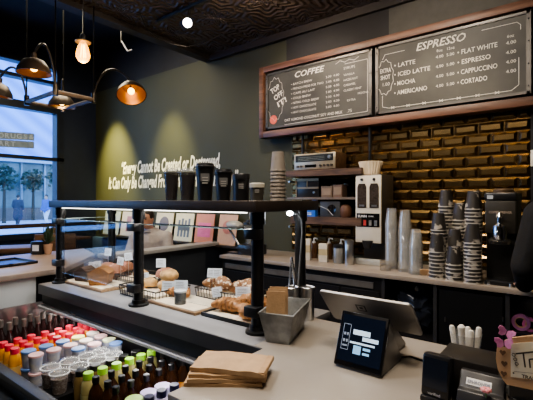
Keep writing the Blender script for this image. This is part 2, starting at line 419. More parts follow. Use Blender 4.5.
for i, s in enumerate(items):
    L(t, '\u2022 ' + s, .27, .705 - i * .083, .030, B1, min(.013 * len(s) + .08, .32))
    L(t, '3.00  4.00', .61, .705 - i * .083, .028, B1, .12)
for i, (s, dx) in enumerate((('SYRUPS', 0), ('VANILLA', 0), ('HAZELNUT', 0), ('CARAMEL', 0), ('CLASSIC MINT', 0), ('MOCHA', .12), ('EXTRA', .03))):
    L(t, s, .77 + dx, .76 - i * .083 + (.02 if i == 0 else 0), .034 if i == 0 else .027, B1)
L(t, 'OAT ALMOND COCONUT SOY AND MILK', .20, .085, .036, B1, .56, bold=.0003)
L(t, '.75', .80, .085, .04, B1)
for i, s in enumerate(('TOP', 'OFF', 'IT!')):
    L(t, s, .06 + i * .035, .62 - i * .13, .075, B1, .10, bold=.0015, X=(.8, 0, .35), Y=(-.35, 0, .8))
line(t, [(.78, .87), (.97, .87), (.97, .06), (.2, .03)], B1); line(t, [(.70, .90), (.74, .94), (.78, .90), (.82, .93), (.86, .90), (.90, .94)], B1)
ar = [(.10 + .085 * math.cos(a) * (1 + .12 * (k % 2)), .52 + .36 * math.sin(a) * (1 + .12 * (k % 2))) for k, a in enumerate([2 * PI * j / 26 for j in range(27)])]
line(t, ar, B1, .003)
part(t, 'chalk_lettering', CHALK, b1, smooth=False)
rd = MB().lathe([(.045, 0), (.045, .001)], (B1[0] + .09, TY, bz0 + .085), 20, Matrix.Rotation(PI / 2, 3, 'X'))
part(rd, 'red_dot', mat('chalk_red', (.55, .12, .09), .9), b1, label='round red chalk spot')
t = MB()
L(t, 'ESPRESSO', .30, .82, .085, B2, .33, bold=.0012, shear=.25)
for i, s in enumerate(('LATTE', 'ICED LATTE', 'MOCHA', 'AMERICANO')):
    L(t, '\u2022 ' + s, .14, .645 - i * .135, .050, B2, .021 * len(s) + .05, bold=.0004)
    L(t, '4.00', .44, .655 - i * .135, .032, B2, .05); L(t, '5.00', .51, .655 - i * .135, .032, B2, .05)
for i, s in enumerate(('FLAT WHITE', 'ESPRESSO', 'CAPPUCCINO', 'CORTADO')):
    L(t, '\u2022 ' + s, .58, .645 - i * .135, .050, B2, .0195 * len(s) + .045, bold=.0004)
    L(t, '4.00', .87, .645 - i * .12, .034, B2, .055)
L(t, '8oz', .445, .74, .03, B2); L(t, '12oz', .51, .74, .03, B2); L(t, '6oz', .875, .73, .03, B2)
L(t, 'EXTRA', .03, .60, .05, B2, .085, bold=.001); L(t, 'SHOT', .035, .50, .05, B2, .075, bold=.001); L(t, '1.00', .045, .40, .04, B2)
ar = [(.07 + .06 * math.cos(a) * (1 + .14 * (k % 2)), .53 + .24 * math.sin(a) * (1 + .14 * (k % 2))) for k, a in enumerate([2 * PI * j / 22 for j in range(23)])]
line(t, ar, B2, .004)
line(t, [(.05, .26), (.05, .09), (.10, .06), (.90, .06), (.94, .12), (.94, .46)], B2)
line(t, [(.05, .80), (.07, .87), (.22, .87)], B2); line(t, [(.73, .90), (.93, .90), (.95, .86), (.95, .80)], B2)
for k in range(7):
    c = (.13 + k * .115, .06); line(t, [(c[0] - .012, .045), (c[0] + .012, .075)], B2, .005); line(t, [(c[0] - .012, .075), (c[0] + .012, .045)], B2, .005)
part(t, 'chalk_lettering', CHALK, b2, smooth=False)

# ================================================================== SERVICE COUNTER (L-shaped worktop) + SNEEZE GUARD
ZC = .92
sc = thing('service_counter', 'long L-shaped service counter with grey worktop and black base', 'counter', (-1.2, 1.3, 0))
L1 = MB().prism([(-.885, 1.12), (-.885, .70), (1.1, .70), (1.1, 1.555), (-.93, 1.555), (-.93, 1.12)], ZC - .035, ZC)
part(L1, 'worktop', COUNTER, sc, bevel=.002)
part(MB().box(-2.69, -.93, 1.12, 1.70, ZC - .035, ZC).box(-.93, -.885, 1.12, 1.125, ZC - .035, ZC), 'pastry_deck', DECK, sc, bevel=.002, label='cooler grey pastry end of the worktop')
part(MB().box(-2.69, -.885, 1.115, 1.12, ZC - .06, ZC - .002), 'deck_edge', mat('deck_edge', (.06, .06, .065), .3), sc)
part(MB().box(-2.67, -.86, 1.32, 1.66, 0, ZC - .036), 'base_panel', BLK, sc)
part(MB().box(-2.67, -.87, 1.13, 1.32, .80, ZC - .036), 'fascia', mat('fascia_black', (.008, .008, .009), .5), sc)
part(MB().box(-.86, 1.06, .73, 1.50, 0, ZC - .036), 'base_panel', BLK, sc)

sg = thing('sneeze_guard', 'black pipe pastry display guard with dark overhead shelf and glass panes', 'display case', (-1.8, 1.4, ZC))
SX0, SX1, SY0, SY1, SZ0, SZ1 = -2.66, -.955, 1.165, 1.63, 1.403, 1.447
part(MB().box(SX0, SX1, SY0, SY1, SZ0, SZ1), 'overhead_shelf', SHELFW, sg, bevel=.003)
def post(x, y, r=.0255):
    p = part(MB().lathe([(r, ZC + .012), (r, SZ0 - .05), (r * 1.25, SZ0 - .05), (r * 1.25, SZ0)], (x, y, 0), 20), 'post', BLKM, sg, origin=None)
    f = MB().lathe([(r * 1.95, ZC), (r * 1.95, ZC + .01), (r * 1.35, ZC + .014), (r * 1.3, ZC + .03), (r, ZC + .031)], (x, y, 0), 24).build('base_flange', BLKM, None, origin=sg.location)
    f.parent = p; f.location = (0, 0, 0)
    return p
POSTS = [(-2.62, 1.22), (-1.745, 1.20), (-1.01, 1.245)]
for x, y in POSTS: post(x, y)
for x, y in ((-2.62, 1.58), (-1.03, 1.59)): post(x, y, .026)
def clamp(x, y, z): part(MB().cbox((x, y, z), (.064, .042, .04)), 'glass_clamp', BLKP, sg, bevel=.003)
for x, y in POSTS[1:]:
    clamp(x, y - .028, 1.315); clamp(x, y - .028, 1.01)
clamp(POSTS[0][0], 1.20, 1.315); clamp(POSTS[0][0], 1.20, 1.05)
GEDGE = mat('glass_edge', (.55, .68, .66), .15, alpha=.65)
for xa, xb, ya, yb in ((-2.585, -1.785, 1.205, 1.185), (-1.705, -1.05, 1.185, 1.225)):
    g = part(MB().hexa([(xa, ya, .99), (xb, yb, .99), (xb, yb + .006, .99), (xa, ya + .006, .99), (xa, ya, 1.33), (xb, yb, 1.33), (xb, yb + .006, 1.33), (xa, ya + .006, 1.33)]), 'front_glass', GLASS, sg, smooth=False)
    e = MB().hexa([(xa, ya, 1.328), (xb, yb, 1.328), (xb, yb + .006, 1.328), (xa, ya + .006, 1.328), (xa, ya, 1.332), (xb, yb, 1.332), (xb, yb + .006, 1.332), (xa, ya + .006, 1.332)]).build('polished_edge', GEDGE, None, origin=sg.location)
    e.parent = g; e.location = (0, 0, 0)
g = part(MB().box(-2.625, -2.619, 1.26, 1.545, .99, 1.33), 'side_glass', GLASS, sg, smooth=False)
e = MB().box(-2.625, -2.619, 1.26, 1.545, 1.328, 1.332).build('polished_edge', GEDGE, None, origin=sg.location); e.parent = g; e.location = (0, 0, 0)
part(MB().box(SX0 + .06, SX1 - .09, SY0 + .05, SY0 + .058, SZ0 - .006, SZ0), 'led_strip', LEDM, sg, label='glowing light strip under the shelf')
lamp('display_light', 'AREA', (-1.8, 1.30, SZ0 - .004), 6.5, (1, .95, .88), 1.6, (-1.8, 1.3001, 0), sy=.03)
lamp('display_light_end', 'POINT', (-.99, 1.45, SZ0 - .03), .15, (.9, .95, 1), .01)
part(MB().ball((-1.0, 1.46, SZ0 - .012), (.014, .014, .01)), 'led_end', mat('led_cold', (1, 1, 1), emit=30, ecol=(.85, .92, 1)), sg)
part(MB().tube([(-1.0, 1.47, SZ0 - .012), (-.985, 1.50, SZ0 - .015), (-.985, 1.53, SZ0 - .04), (-.99, 1.545, SZ0 - .10), (-1.0, 1.545, 1.2), (-1.01, 1.54, 1.05), (-1.02, 1.54, ZC + .01)], .0045, 8), 'power_cable', mat('cable_dim', (.12, .125, .13), .5), sg)

# ---- cups and tubs on the guard shelf
SY = 1.40
def shelf_item(u, vt, wpx, kind, label):
    p = py(u, 200, SY); t = (p - Vector((0, 0, CAMZ))).length; t = SY / ray(u, 200).y
    h = (CAMZ + (200 - vt) / FPX * t) - SZ1; r = wpx / 2 / FPX * t
    loc = Vector((p.x, SY, SZ1))
    if kind == 'dome':
        o = thing('iced_drink_cup', label, 'cup', loc, local=True)
        part(MB().lathe([(r * .72, 0), (r * .98, h * .86), (r * .96, h * .86), (r * .70, .004)], (0, 0, 0), 20), 'cup', mat('iced_cup', (.06, .055, .055), .1, alpha=.5), o)
        part(MB().lathe([(r * .68, .004), (r * .92, h * .78)], (0, 0, 0), 20), 'coffee', mat('coffee_liquid', (.008, .005, .004), .2), o)
        part(MB().lathe([(r * 1.04, h * .85), (r * 1.04, h * .89), (r * .95, h * .90), (r * .80, h * .97), (r * .35, h)], (0, 0, 0), 20), 'lid', mat('lid_clear', (.4, .42, .42), .12, alpha=.35), o)
    elif kind == 'hot':
        o = thing('paper_cup', label, 'cup', loc, local=True)
        c = part(MB().lathe([(r * .72, 0), (r * .97, h * .9)], (0, 0, 0), 22), 'cup', mat('cup_black', (.010, .010, .011), .4), o)
        part(MB().lathe([(r * 1.05, h * .88), (r * 1.05, h * .92), (r * .97, h * .93), (r * .90, h), (r * .84, h), (r * .82, h * .975)], (0, 0, 0), 22), 'lid', BLKP, o)
        d = Vector((-loc.x, -loc.y, 0)).normalized(); s = Vector((-d.y, d.x, 0)); rr = r * .93
        m = MB()
        for k, (tx, sz) in enumerate((('CULTURE', .017), ('COFFEE', .012), ('ROASTERS', .008))):
            m.text(tx, sz, d * (rr + .001) + Vector((0, 0, h * (.62 - .10 * k))), X=s, Y=(0, 0, 1), align='CENTER', bold=.0003)
        part(MB().quad([d * (rr * .99) + s * a + Vector((0, 0, b)) for a, b in ((-r * .45, h * .5), (r * .45, h * .5), (r * .45, h * .72), (-r * .45, h * .72))]), 'printed_patch', mat('print_grey', (.12, .12, .12), .5), o)
        m.bm.free()
    elif kind == 'can':
        o = thing('coffee_canister', label, 'canister', loc, local=True)
        part(MB().lathe([(r * .92, 0), (r * .97, h * .8)], (0, 0, 0), 22), 'body', mat('cup_black', (.010, .010, .011), .4), o)
        part(MB().lathe([(r * 1.04, h * .78), (r * 1.04, h * .97), (r * .98, h)], (0, 0, 0), 22), 'lid', BLKP, o)
    else:
        o = thing('soup_tub', label, 'tub', loc, local=True)
        part(MB().lathe([(r * .8, 0), (r * .95, h * .75)], (0, 0, 0), 22), 'body', mat('tub_dark', (.06, .055, .045), .4), o)
        part(MB().lathe([(r * 1.03, h * .74), (r * 1.03, h * .95), (r * .9, h)], (0, 0, 0), 22), 'lid', mat('tub_lid', (.45, .43, .36), .5), o)
    if kind != 'dome':
        d = Vector((-loc.x, -loc.y, 0)).normalized(); s = Vector((-d.y, d.x, 0))
        zc = h * .45; tp = MB()
        for k in range(3): tp.quad([d * (r * 1.0) + s * a + Vector((0, 0, b)) for a, b in ((-r * .3, zc + k * h * .07), (r * .3, zc + k * h * .07), (r * .3, zc + k * h * .07 + h * .03), (-r * .3, zc + k * h * .07 + h * .03))])
        part(tp, 'print', mat('print_pale', (.32, .31, .29), .6), o, smooth=False)
shelf_item(171.5, 168, 15, 'dome', 'iced coffee in clear cup, leftmost drink on the guard shelf')
shelf_item(187.5, 168, 17, 'dome', 'iced coffee in clear cup beside the tallest black cup')
shelf_item(205, 163.5, 19, 'hot', 'tallest black lidded paper cup on the guard shelf')
shelf_item(223.5, 169.5, 18, 'hot', 'medium black lidded paper cup right of the tallest one')
shelf_item(241, 174, 17, 'can', 'short wide black canister with pale print on the guard shelf')
shelf_item(257, 183, 15, 'tub', 'smallest tub with a pale lid on the guard shelf')
# stack of white cups on the shelf
sp = py(278, 200, 1.46); k0 = None
for k in range(9):
    zz = SZ1 + k * .0165; lb = 'pale paper cup, %s from the bottom of the shelf stack' % ORD[k]
    if k0 is None:
        k0 = solo(MB().lathe([(.036, 0), (.036, .006), (.034, .007), (.026, .088), (.024, .088), (.031, .008)], (0, 0, 0), 20), 'pale_cup', mat('cup_pale', (.25, .22, .19), .6), lb, 'cup', (0, 0, 0), 'pale cups stacked on the guard shelf'); k0.location = (sp.x, 1.46, zz)
    else: dup(k0, (sp.x, 1.46, zz), 0, lb)

# ================================================================== PASTRY DISPLAY
def slab_tray(name, label, x0, x1, y0, y1, h, mt, paper=True, rim=True, rz=0):
    c = Vector(((x0 + x1) / 2, (y0 + y1) / 2, ZC)); o = thing(name, label, 'tray', c, rz, local=True); a, b = (x1 - x0) / 2, (y1 - y0) / 2
    m = MB().box(-a, a, -b, b, 0, .006)
    if rim:
        m.box(-a, a, -b, -b + .008, 0, h).box(-a, a, b - .008, b, 0, h).box(-a, -a + .008, -b, b, 0, h).box(a - .008, a, -b, b, 0, h)
    else: m = MB().box(-a, a, -b, b, 0, h)
    part(m, 'tray_body', mt, o, bevel=.002)
    if paper:
        q = MB(); z = (.008 if rim else h + .001); n = 10
        vs = [[q.bm.verts.new((-a * .94 + 1.88 * a * i / n, -b * .94 + 1.88 * b * j / n, z + .003 * (1 + noise.noise(Vector((i * .9 + c.x * 9, j * .9, 0)))))) for j in range(n + 1)] for i in range(n + 1)]
        for i in range(n):
            for j in range(n): q._f([vs[i][j], vs[i + 1][j], vs[i + 1][j + 1], vs[i][j + 1]])
        part(q, 'parchment_sheet', PARCH, o)
    return o
def basket(label, x0, x1, y0, y1, h):
    c = Vector(((x0 + x1) / 2, (y0 + y1) / 2, ZC)); o = thing('wire_basket', label, 'basket', c, local=True); a, b = (x1 - x0) / 2, (y1 - y0) / 2
    WB = mat('basket_wire', (.05, .045, .04), .4, .6)
    def rect(z, k=1): return [(-a * k, -b * k, z), (a * k, -b * k, z), (a * k, b * k, z), (-a * k, b * k, z)]
    part(MB().tube(rect(h), .0035, 6, True), 'rim', WB, o)
    m = MB().tube(rect(.004, .96), .0025, 6, True); st = .022
    for side in (-1, 1):
        n = int(2 * a / st)
        for i in range(n + 1): xx = -a + 2 * a * i / n; m.tube([(xx, side * b, h), (xx * .96, side * b * .96, .004)], .0018, 5)
        n = int(2 * b / st)
        for i in range(n + 1): yy = -b + 2 * b * i / n; m.tube([(side * a, yy, h), (side * a * .96, yy * .96, .004)], .0018, 5)
    for i in range(7): yy = -b + 2 * b * i / 6; m.tube([(-a * .96, yy * .96, .004), (a * .96, yy * .96, .004)], .0018, 5)
    part(m, 'wire_mesh', WB, o)
    part(MB().box(-a * .94, a * .94, -b * .94, b * .94, .007, h * .55), 'paper_liner', PARCH, o)
    return o
def croissant_mb(seed, L_=.15, r=.036, curve=.9):
    m = MB(); n = 29; pts = []; rad = []
    for i in range(n):
        s = -1 + 2 * i / (n - 1); a = s * curve; Rr = L_ / 2 / math.sin(curve)
        pts.append((Rr * math.sin(a), Rr * math.cos(a) - Rr * math.cos(curve) * .5 - Rr * .5, r * .85))
        e = max(.0, 1 - abs(s) ** 2.2); k = (s * 3.5) % 1
        rad.append(max(.006, r * e ** .6 * (.86 + .2 * k)))
    m.tube(pts, rad, 14); m.jitter(.005, 30, seed)
    for v in m.bm.verts: v.co.z = max(v.co.z * .9, 0)
    return m
cr = {}
def put(proto_key, mbf, name, mt, cat, label, loc, rz, group=None, scale=1):
    if proto_key not in cr:
        o = solo(mbf(), name, mt, label, cat, (0, 0, 0), group); cr[proto_key] = o; o.location = loc; o.rotation_euler = (0, 0, rz)
    else: o = dup(cr[proto_key], loc, rz, label, group)
    o.scale = (scale,) * 3
    return o
# left board with loaf slices
slab_tray('cutting_board', 'parchment-covered board under the loaf cakes by the left post', -2.57, -2.14, 1.225, 1.43, .015, WOODLT, True, False)
def loaf_mb():
    prof = [(-.05, 0), (.05, 0), (.06, .06), (.064, .07), (.035, .092), (.008, .106), (-.004, .106), (-.034, .09), (-.064, .07), (-.06, .06)]
    return MB().prism(prof, -.06, .06, Matrix.Rotation(PI / 2, 4, 'X'))
o = solo(loaf_mb(), 'loaf_cake', LOAFM, 'golden brown loaf cake block, front one on the parchment board', 'cake', (0, 0, 0), bevel=.0015, smooth=False); o.location = (-2.29, 1.31, ZC + .022); o.rotation_euler = (0, 0, .75)
o = solo(loaf_mb(), 'loaf_cake', LOAFD, 'darker loaf cake slice left of the golden loaf', 'cake', (0, 0, 0), bevel=.0015, smooth=False); o.location = (-2.475, 1.31, ZC + .022); o.rotation_euler = (0, 0, .35); o.scale = (.8, .8, .8)
# baskets
basket('wire basket behind the middle post holding pale scones', -2.03, -1.70, 1.27, 1.50, .055)
basket('small wire basket at back left holding one round scone', -2.36, -2.07, 1.45, 1.66, .05)
basket('wire basket at back right holding almond croissants', -1.66, -1.28, 1.50, 1.68, .05)
def scone_mb(): return MB().ball((0, 0, .026), (.055, .045, .028), 18, 12).jitter(.008, 28, 5)
gz = ZC + .032
put('scone', scone_mb, 'scone', PASTP, 'scone', 'round golden scone alone in the small back left basket', (-2.20, 1.53, gz), .3)
put('scone', scone_mb, 'scone', PASTP, 'scone', 'pale scone at the bottom of the pile of two in the middle basket', (-1.80, 1.42, gz), 1.2)
put('scone', scone_mb, 'scone', PASTP, 'scone', 'pale scone on top of the pile of two in the middle basket', (-1.785, 1.425, gz + .05), 2.1, scale=1.12)
put('scone', scone_mb, 'scone', PASTP, 'scone', 'pale scone at the left of the middle basket behind the post', (-1.93, 1.40, gz), .1)
# muffins on a plate
def muffin(label, loc, first=[None]):
    if first[0] is None:
        o = thing('muffin', label, 'muffin', (0, 0, 0), local=True); first[0] = o
        part(MB().lathe([(.027, 0), (.037, .045)], (0, 0, 0), 22), 'paper_case', MUFFC, o)
        part(MB().lathe([(.037, .045), (.047, .05), (.048, .062), (.038, .08), (.018, .09), (.004, .091)], (0, 0, 0), 20).jitter(.005, 40, 3), 'crumb_top', MUFF, o); o.location = loc
    else: o = dup(first[0], loc, random.random() * 6, label)
muffin('pink-speckled muffin, front left one behind the loaf cakes', (-2.50, 1.475, ZC))
muffin('pink-speckled muffin, middle one of the three behind the loaf cakes', (-2.445, 1.58, ZC))
muffin('pink-speckled muffin, right one between the small basket and left post', (-2.40, 1.485, ZC))
muffin('pink-speckled muffin on the deck behind the middle post', (-2.02, 1.58, ZC))
for o in [o for o in C.objects if o.name.startswith('muffin')]: o.scale = (1.2, 1.2, 1.2)
# parchment tray with one croissant and tin
slab_tray('serving_board', 'long parchment-covered board with a croissant and a grey tin cup', -1.75, -1.375, 1.25, 1.46, .014, WOODLT, True, False, -.03)
put('cr', lambda: croissant_mb(1), 'croissant', PAST, 'croissant', 'single croissant left of the grey tin cup', (-1.66, 1.38, ZC + .018), .2)
tc_ = thing('tin_cup', 'small dark grey tin cup with white rim on the parchment board', 'cup', (-1.545, 1.30, ZC + .018), local=True)
part(MB().lathe([(.028, 0), (.030, .062), (.027, .062), (.025, .008)], (0, 0, 0), 22), 'body', mat('tin_grey', (.12, .125, .13), .4, .5), tc_)
part(MB().lathe([(.0305, .058), (.031, .066), (.026, .067)], (0, 0, 0), 22), 'rim', mat('tin_rim', (.6, .6, .6), .4), tc_)
# almond croissants
for i, (x, y, rz, d) in enumerate(((-1.60, 1.60, .4, 'leftmost of the four'), (-1.50, 1.57, 2.6, 'second from the left'), (-1.42, 1.61, .9, 'third from the left'), (-1.34, 1.60, 2.3, 'rightmost of the four'))):
    put('al', lambda: croissant_mb(4, .15, .040, .7), 'almond_croissant', PASTA, 'croissant', 'flaky almond croissant, %s in the back right basket' % d, (x, y, ZC + .032 + (.02 if i % 2 else .0)), rz, 'almond croissants')
# black tray with big croissants
slab_tray('black_tray', 'black rimmed tray of croissants beside the right post', -1.36, -1.06, 1.265, 1.47, .018, BLKP, True, True)
for i, (x, y, z, rz, d) in enumerate(((-1.275, 1.35, 0, .15, 'leftmost of the three on the black tray'), (-1.125, 1.345, 0, 2.7, 'at the right end of the black tray'), (-1.20, 1.43, .012, .6, 'at the back of the black tray'))):
    put('cr', None, 'croissant', PAST, 'croissant', 'golden croissant, %s' % d, (x, y, ZC + .014 + z), rz, scale=1.06)
# price cards
cards = [((91.5, 266), .94, 'clipped at the left of the loaf board'), ((97.5, 265), .94, 'clipped right beside the leftmost card'), ((108, 252), 1.0, 'tall one above the muffins, nearest the left glass'), ((120.5, 261), .98, 'between the muffins and the small scone'), ((128.5, 256.5), 1.0, 'just left of the middle post'),
         ((144, 277), 1.35, 'low right beside the middle post'), ((161, 263), 1.1, 'above the pile of two scones'), ((169, 286), 1.25, 'left one of the wide pair behind the tin cup'), ((181, 285), 1.3, 'right one of the wide pair behind the tin cup'),
         ((212, 273), 1.0, 'left one of the pair above the almond croissants'), ((217.5, 273), 1.0, 'right one of the pair above the almond croissants'), ((217, 292), 1.05, 'in front of the almond croissants'), ((243, 292), 1.1, 'behind the right post above the black tray')]
Ys = [1.36, 1.38, 1.50, 1.46, 1.50, 1.42, 1.44, 1.36, 1.38, 1.55, 1.56, 1.49, 1.475]
for i, ((u, v), sc_, d) in enumerate(cards):
    p = py(u, v, Ys[i]); wd, hg = .050 * sc_, .050
    if i in (7, 8, 12): wd = .075
    yaw = YAW + random.uniform(-.35, .25); tl = random.uniform(-.18, .18)
    o = thing('price_card', 'white price card, ' + d, 'card', (p.x, p.y, ZC), yaw, 'price cards among the pastries', local=True); zc = p.z - ZC
    M = Matrix.Translation((0, 0, zc)) @ Matrix.Rotation(tl, 4, 'Y') @ Matrix.Rotation(-.12, 4, 'X')
    part(MB().box(-wd / 2, wd / 2, -.001, .001, -hg / 2, hg / 2, M), 'card', CARDM, o, smooth=False)
    m = MB()
    for k in range(4): m.quad([M @ Vector((a, -.0016, b)) for a, b in ((-wd * .38, .012 - k * .008), (wd * (.38 - .2 * random.random()), .012 - k * .008), (wd * .38 - wd * .2, .0145 - k * .008), (-wd * .38, .0145 - k * .008))])
    part(m, 'writing', INK, o, smooth=False)
    if zc - hg / 2 > .01: part(MB().tube([(0, .003, 0.0), (0, .003, zc)], .0016, 6), 'stand', STEEL, o)

# ================================================================== OPEN COOLER
cl = thing('open_cooler', 'black open-top drinks cooler set below the pastry deck', 'cooler', (-1.8, .95, 0))
ZF = .52; CX0, CX1 = -2.66, -.90; CY0, CY1 = .74, 1.31
INT = mat('cooler_inside', (.012, .012, .014), .35)
part(MB().box(CX0, CX1, CY0, CY1, ZF - .03, ZF), 'product_shelf', INT, cl)
part(MB().box(CX0, CX1, CY1 - .01, CY1, ZF, .86), 'back_panel', INT, cl)
part(MB().box(CX0 - .012, CX0, CY0 - .04, CY1, .3, .812), 'end_panel', mat('end_mirror', (.34, .34, .35), .3, .9, var=.2, scale=9), cl, label='polished steel end panel')
part(MB().box(CX1, CX1 + .012, CY0, CY1, .3, .80), 'end_panel', INT, cl)
part(MB().box(CX0, CX1, 1.108, 1.130, .775, .795), 'steel_trim', mat('trim_steel', (.52, .52, .54), .3, .9), cl)
part(MB().box(CX0, CX1, 1.10, 1.108, .780, .792), 'price_rail', mat('trim_white', (.6, .6, .62), .3), cl)
part(MB().box(CX0, CX1, CY0 - .045, CY0, .64, .668), 'front_rail', mat('rail_dark', (.028, .032, .038), .42, .2), cl, bevel=.004)
part(MB().box(CX0, CX1, CY0 - .03, CY0 - .01, .02, .64), 'front_panel', INT, cl)
part(MB().box(CX0, CX1, CY0 - .09, CY0 - .03, .56, .585), 'lower_rail', mat('rail_dark', (.028, .032, .038), .42, .2), cl, bevel=.004)
part(MB().box(CX0, CX1, CY0 - .02, CY1, 0, ZF - .03), 'base', BLK, cl)
part(MB().box(CX0 + .05, CX1 - .05, 1.134, 1.146, .772, .782), 'light_tube', mat('cooler_tube', (1, 1, 1), emit=2), cl)
lamp('cooler_light', 'AREA', (-1.80, 1.14, .770), 2.2, (1, .97, .93), 1.6, (-1.80, 1.10, 0), sy=.02)

def dark(name, c, r=.2, a=1): return mat(name, c, r, var=.06, alpha=a)
def product(kind):
    if kind == 'wine':
        o = thing('dark_bottle', 'x', 'bottle', local=True)
        part(MB().lathe([(.030, 0), (.031, .12), (.026, .15), (.012, .185), (.012, .215)], (0, 0, 0), 14), 'bottle_body', dark('wine_glass', (.028, .012, .012)), o)
        part(MB().lathe([(.0315, .035), (.0315, .10)], (0, 0, 0), 14, cap=False), 'label_band', mat('label_white', (.55, .50, .45), .6, col2=(.35, .12, .1), scale=30), o)
        part(MB().lathe([(.0145, .205), (.0145, .245), (.012, .247)], (0, 0, 0), 12), 'cap', mat('cap_dark', (.05, .045, .045), .3, col2=(.25, .22, .2)), o)
    elif kind == 'orange':
        o = thing('juice_bottle', 'x', 'bottle', local=True)
        part(MB().lathe([(.026, 0), (.028, .01), (.028, .11), (.024, .135), (.017, .148)], (0, 0, 0), 14), 'bottle_body', mat('juice_orange', (.82, .36, .03), .22, var=.1), o)
        part(MB().lathe([(.021, .145), (.021, .172), (.019, .174)], (0, 0, 0), 14), 'cap', mat('cap_red', (.72, .05, .09), .35, var=.08), o)
        part(MB().lathe([(.0285, .03), (.0285, .085)], (0, 0, 0), 14, cap=False), 'label_band', mat('label_clear', (.85, .55, .2), .3), o)
    elif kind == 'tub':
        o = thing('yogurt_tub', 'x', 'yogurt', local=True)
        part(MB().lathe([(.025, 0), (.0325, .078)], (0, 0, 0), 16), 'tub_body', mat('tub_print', (.72, .70, .68), .35, scale=30, col2=(.28, .32, .5)), o)
        part(MB().lathe([(.0345, .075), (.0345, .084), (.032, .086)], (0, 0, 0), 16), 'lid', WHITE, o)
    elif kind == 'parfait':
        o = thing('parfait_cup', 'x', 'parfait', local=True)
        part(MB().lathe([(.030, 0), (.040, .085)], (0, 0, 0), 16), 'cup', dark('parfait_plastic', (.3, .3, .3), .1, .3), o)
        part(MB().lathe([(.028, .004), (.036, .07)], (0, 0, 0), 16), 'filling', speckmat('granola', (.24, .17, .14), (.42, .36, .34), .5, 90), o)
        part(MB().lathe([(.0435, .083), (.044, .09), (.040, .094), (.036, .105), (.030, .108)], (0, 0, 0), 16), 'lid', dark('parfait_lid', (.5, .51, .51), .12, .28), o)
        part(MB().tube([(.0425 * math.cos(2 * PI * k / 16), .0425 * math.sin(2 * PI * k / 16), .092) for k in range(16)], .003, 6, True), 'rim', mat('lid_rim', (.72, .73, .73), .2), o)
    elif kind == 'lime':
        o = thing('lemonade_bottle', 'x', 'bottle', local=True)
        part(MB().lathe([(.030, 0), (.031, .01), (.031, .11), (.026, .135), (.018, .15)], (0, 0, 0), 14), 'bottle_body', mat('lemonade', (.42, .37, .16), .12, alpha=.82), o)
        part(MB().lathe([(.022, .147), (.022, .173), (.020, .175)], (0, 0, 0), 14), 'cap', mat('cap_lime', (.36, .72, .06), .35, var=.08), o)
        part(MB().lathe([(.0315, .03), (.0315, .085)], (0, 0, 0), 14, cap=False), 'label_band', mat('label_straw', (.48, .46, .22), .4), o)
    elif kind == 'amber':
        o = thing('amber_bottle', 'x', 'bottle', local=True)
        part(MB().lathe([(.030, 0), (.031, .01), (.031, .10), (.026, .125), (.013, .15), (.0125, .165)], (0, 0, 0), 14), 'bottle_body', mat('amber_glass', (.035, .013, .005), .08), o)
        part(MB().lathe([(.0145, .158), (.0145, .183), (.012, .185)], (0, 0, 0), 12), 'cap', mat('cap_black', (.012, .012, .013), .3), o)
        part(MB().lathe([(.0315, .03), (.0315, .09)], (0, 0, 0), 14, cap=False), 'label_band', mat('label_orange', (.80, .30, .03), .5, col2=(.9, .55, .2), scale=30), o)
    elif kind == 'smooth':
        o = thing('smoothie_bottle', 'x', 'bottle', local=True)
        part(MB().lathe([(.030, 0), (.031, .01), (.031, .11), (.026, .135), (.017, .15)], (0, 0, 0), 14), 'bottle_body', mat('lavender_label', (.48, .40, .68), .4, scale=35, col2=(.75, .72, .8)), o)
        part(MB().lathe([(.020, .147), (.020, .172), (.018, .174)], (0, 0, 0), 14), 'cap', mat('cap_navy', (.02, .02, .06), .3), o)
    elif kind == 'darklid':
        o = thing('iced_tea_bottle', 'x', 'bottle', local=True)
        part(MB().lathe([(.030, 0), (.031, .01), (.031, .12), (.023, .145)], (0, 0, 0), 14), 'bottle_body', mat('tea_brown', (.22, .15, .06), .15, alpha=.85), o)
        part(MB().lathe([(.024, .143), (.024, .166), (.022, .168)], (0, 0, 0), 14), 'cap', mat('cap_black', (.012, .012, .013), .3), o)
    return o
PRO = {}
def place(kind, x, y, z, label, group, lid=None):
    if kind not in PRO:
        o = product(kind); PRO[kind] = o; o['label'] = label; o['group'] = group; o.location = (x, y, z); o.rotation_euler = (0, 0, random.random() * 6); SEEN.setdefault(label, []).append(o.name)
    else: o = dup(PRO[kind], (x, y, z), random.random() * 6, label, group)
    if lid:
        for c in o.children:
            if c.name.startswith('lid') or c.name.startswith('cap'):
                c.data = c.data.copy(); c.data.materials.clear(); c.data.materials.append(lid)
    return o
SEEN.pop('x', None)
def column(kind, x, ys, fmt, group, z=ZF, lids=None):
    for k, y in enumerate(ys):
        place(kind, x + random.uniform(-.004, .004), y + random.uniform(-.004, .004), z, fmt % ORD[k], group, lids[k % len(lids)] if lids else None)
fr_ = lambda a, b, n: [a + (b - a) * i / (n - 1) for i in range(n)]
column('wine', -2.585, fr_(.80, 1.25, 7), 'dark bottle, %s from the front in the row against the steel end', 'dark bottles in the cooler')
column('wine', -2.505, fr_(.82, 1.25, 7), 'dark bottle, %s from the front in the row next to the juices', 'dark bottles in the cooler')
for x, d in ((-2.415, 'row beside the dark bottles'), (-2.345, 'middle of the three juice rows'), (-2.275, 'juice row beside the yogurts')):
    column('orange', x, fr_(.83, 1.25, 7), 'red-capped orange juice bottle, %s from the front in the ' + d, 'orange juice bottles in the cooler')
lb, lp, ly, lw_, lg = mat('lid_blue', (.13, .24, .52), .4), mat('lid_pink', (.66, .42, .42), .4), mat('lid_yellow', (.78, .72, .22), .4), mat('lid_cream', (.72, .62, .56), .4), mat('lid_pale', (.62, .68, .42), .4)
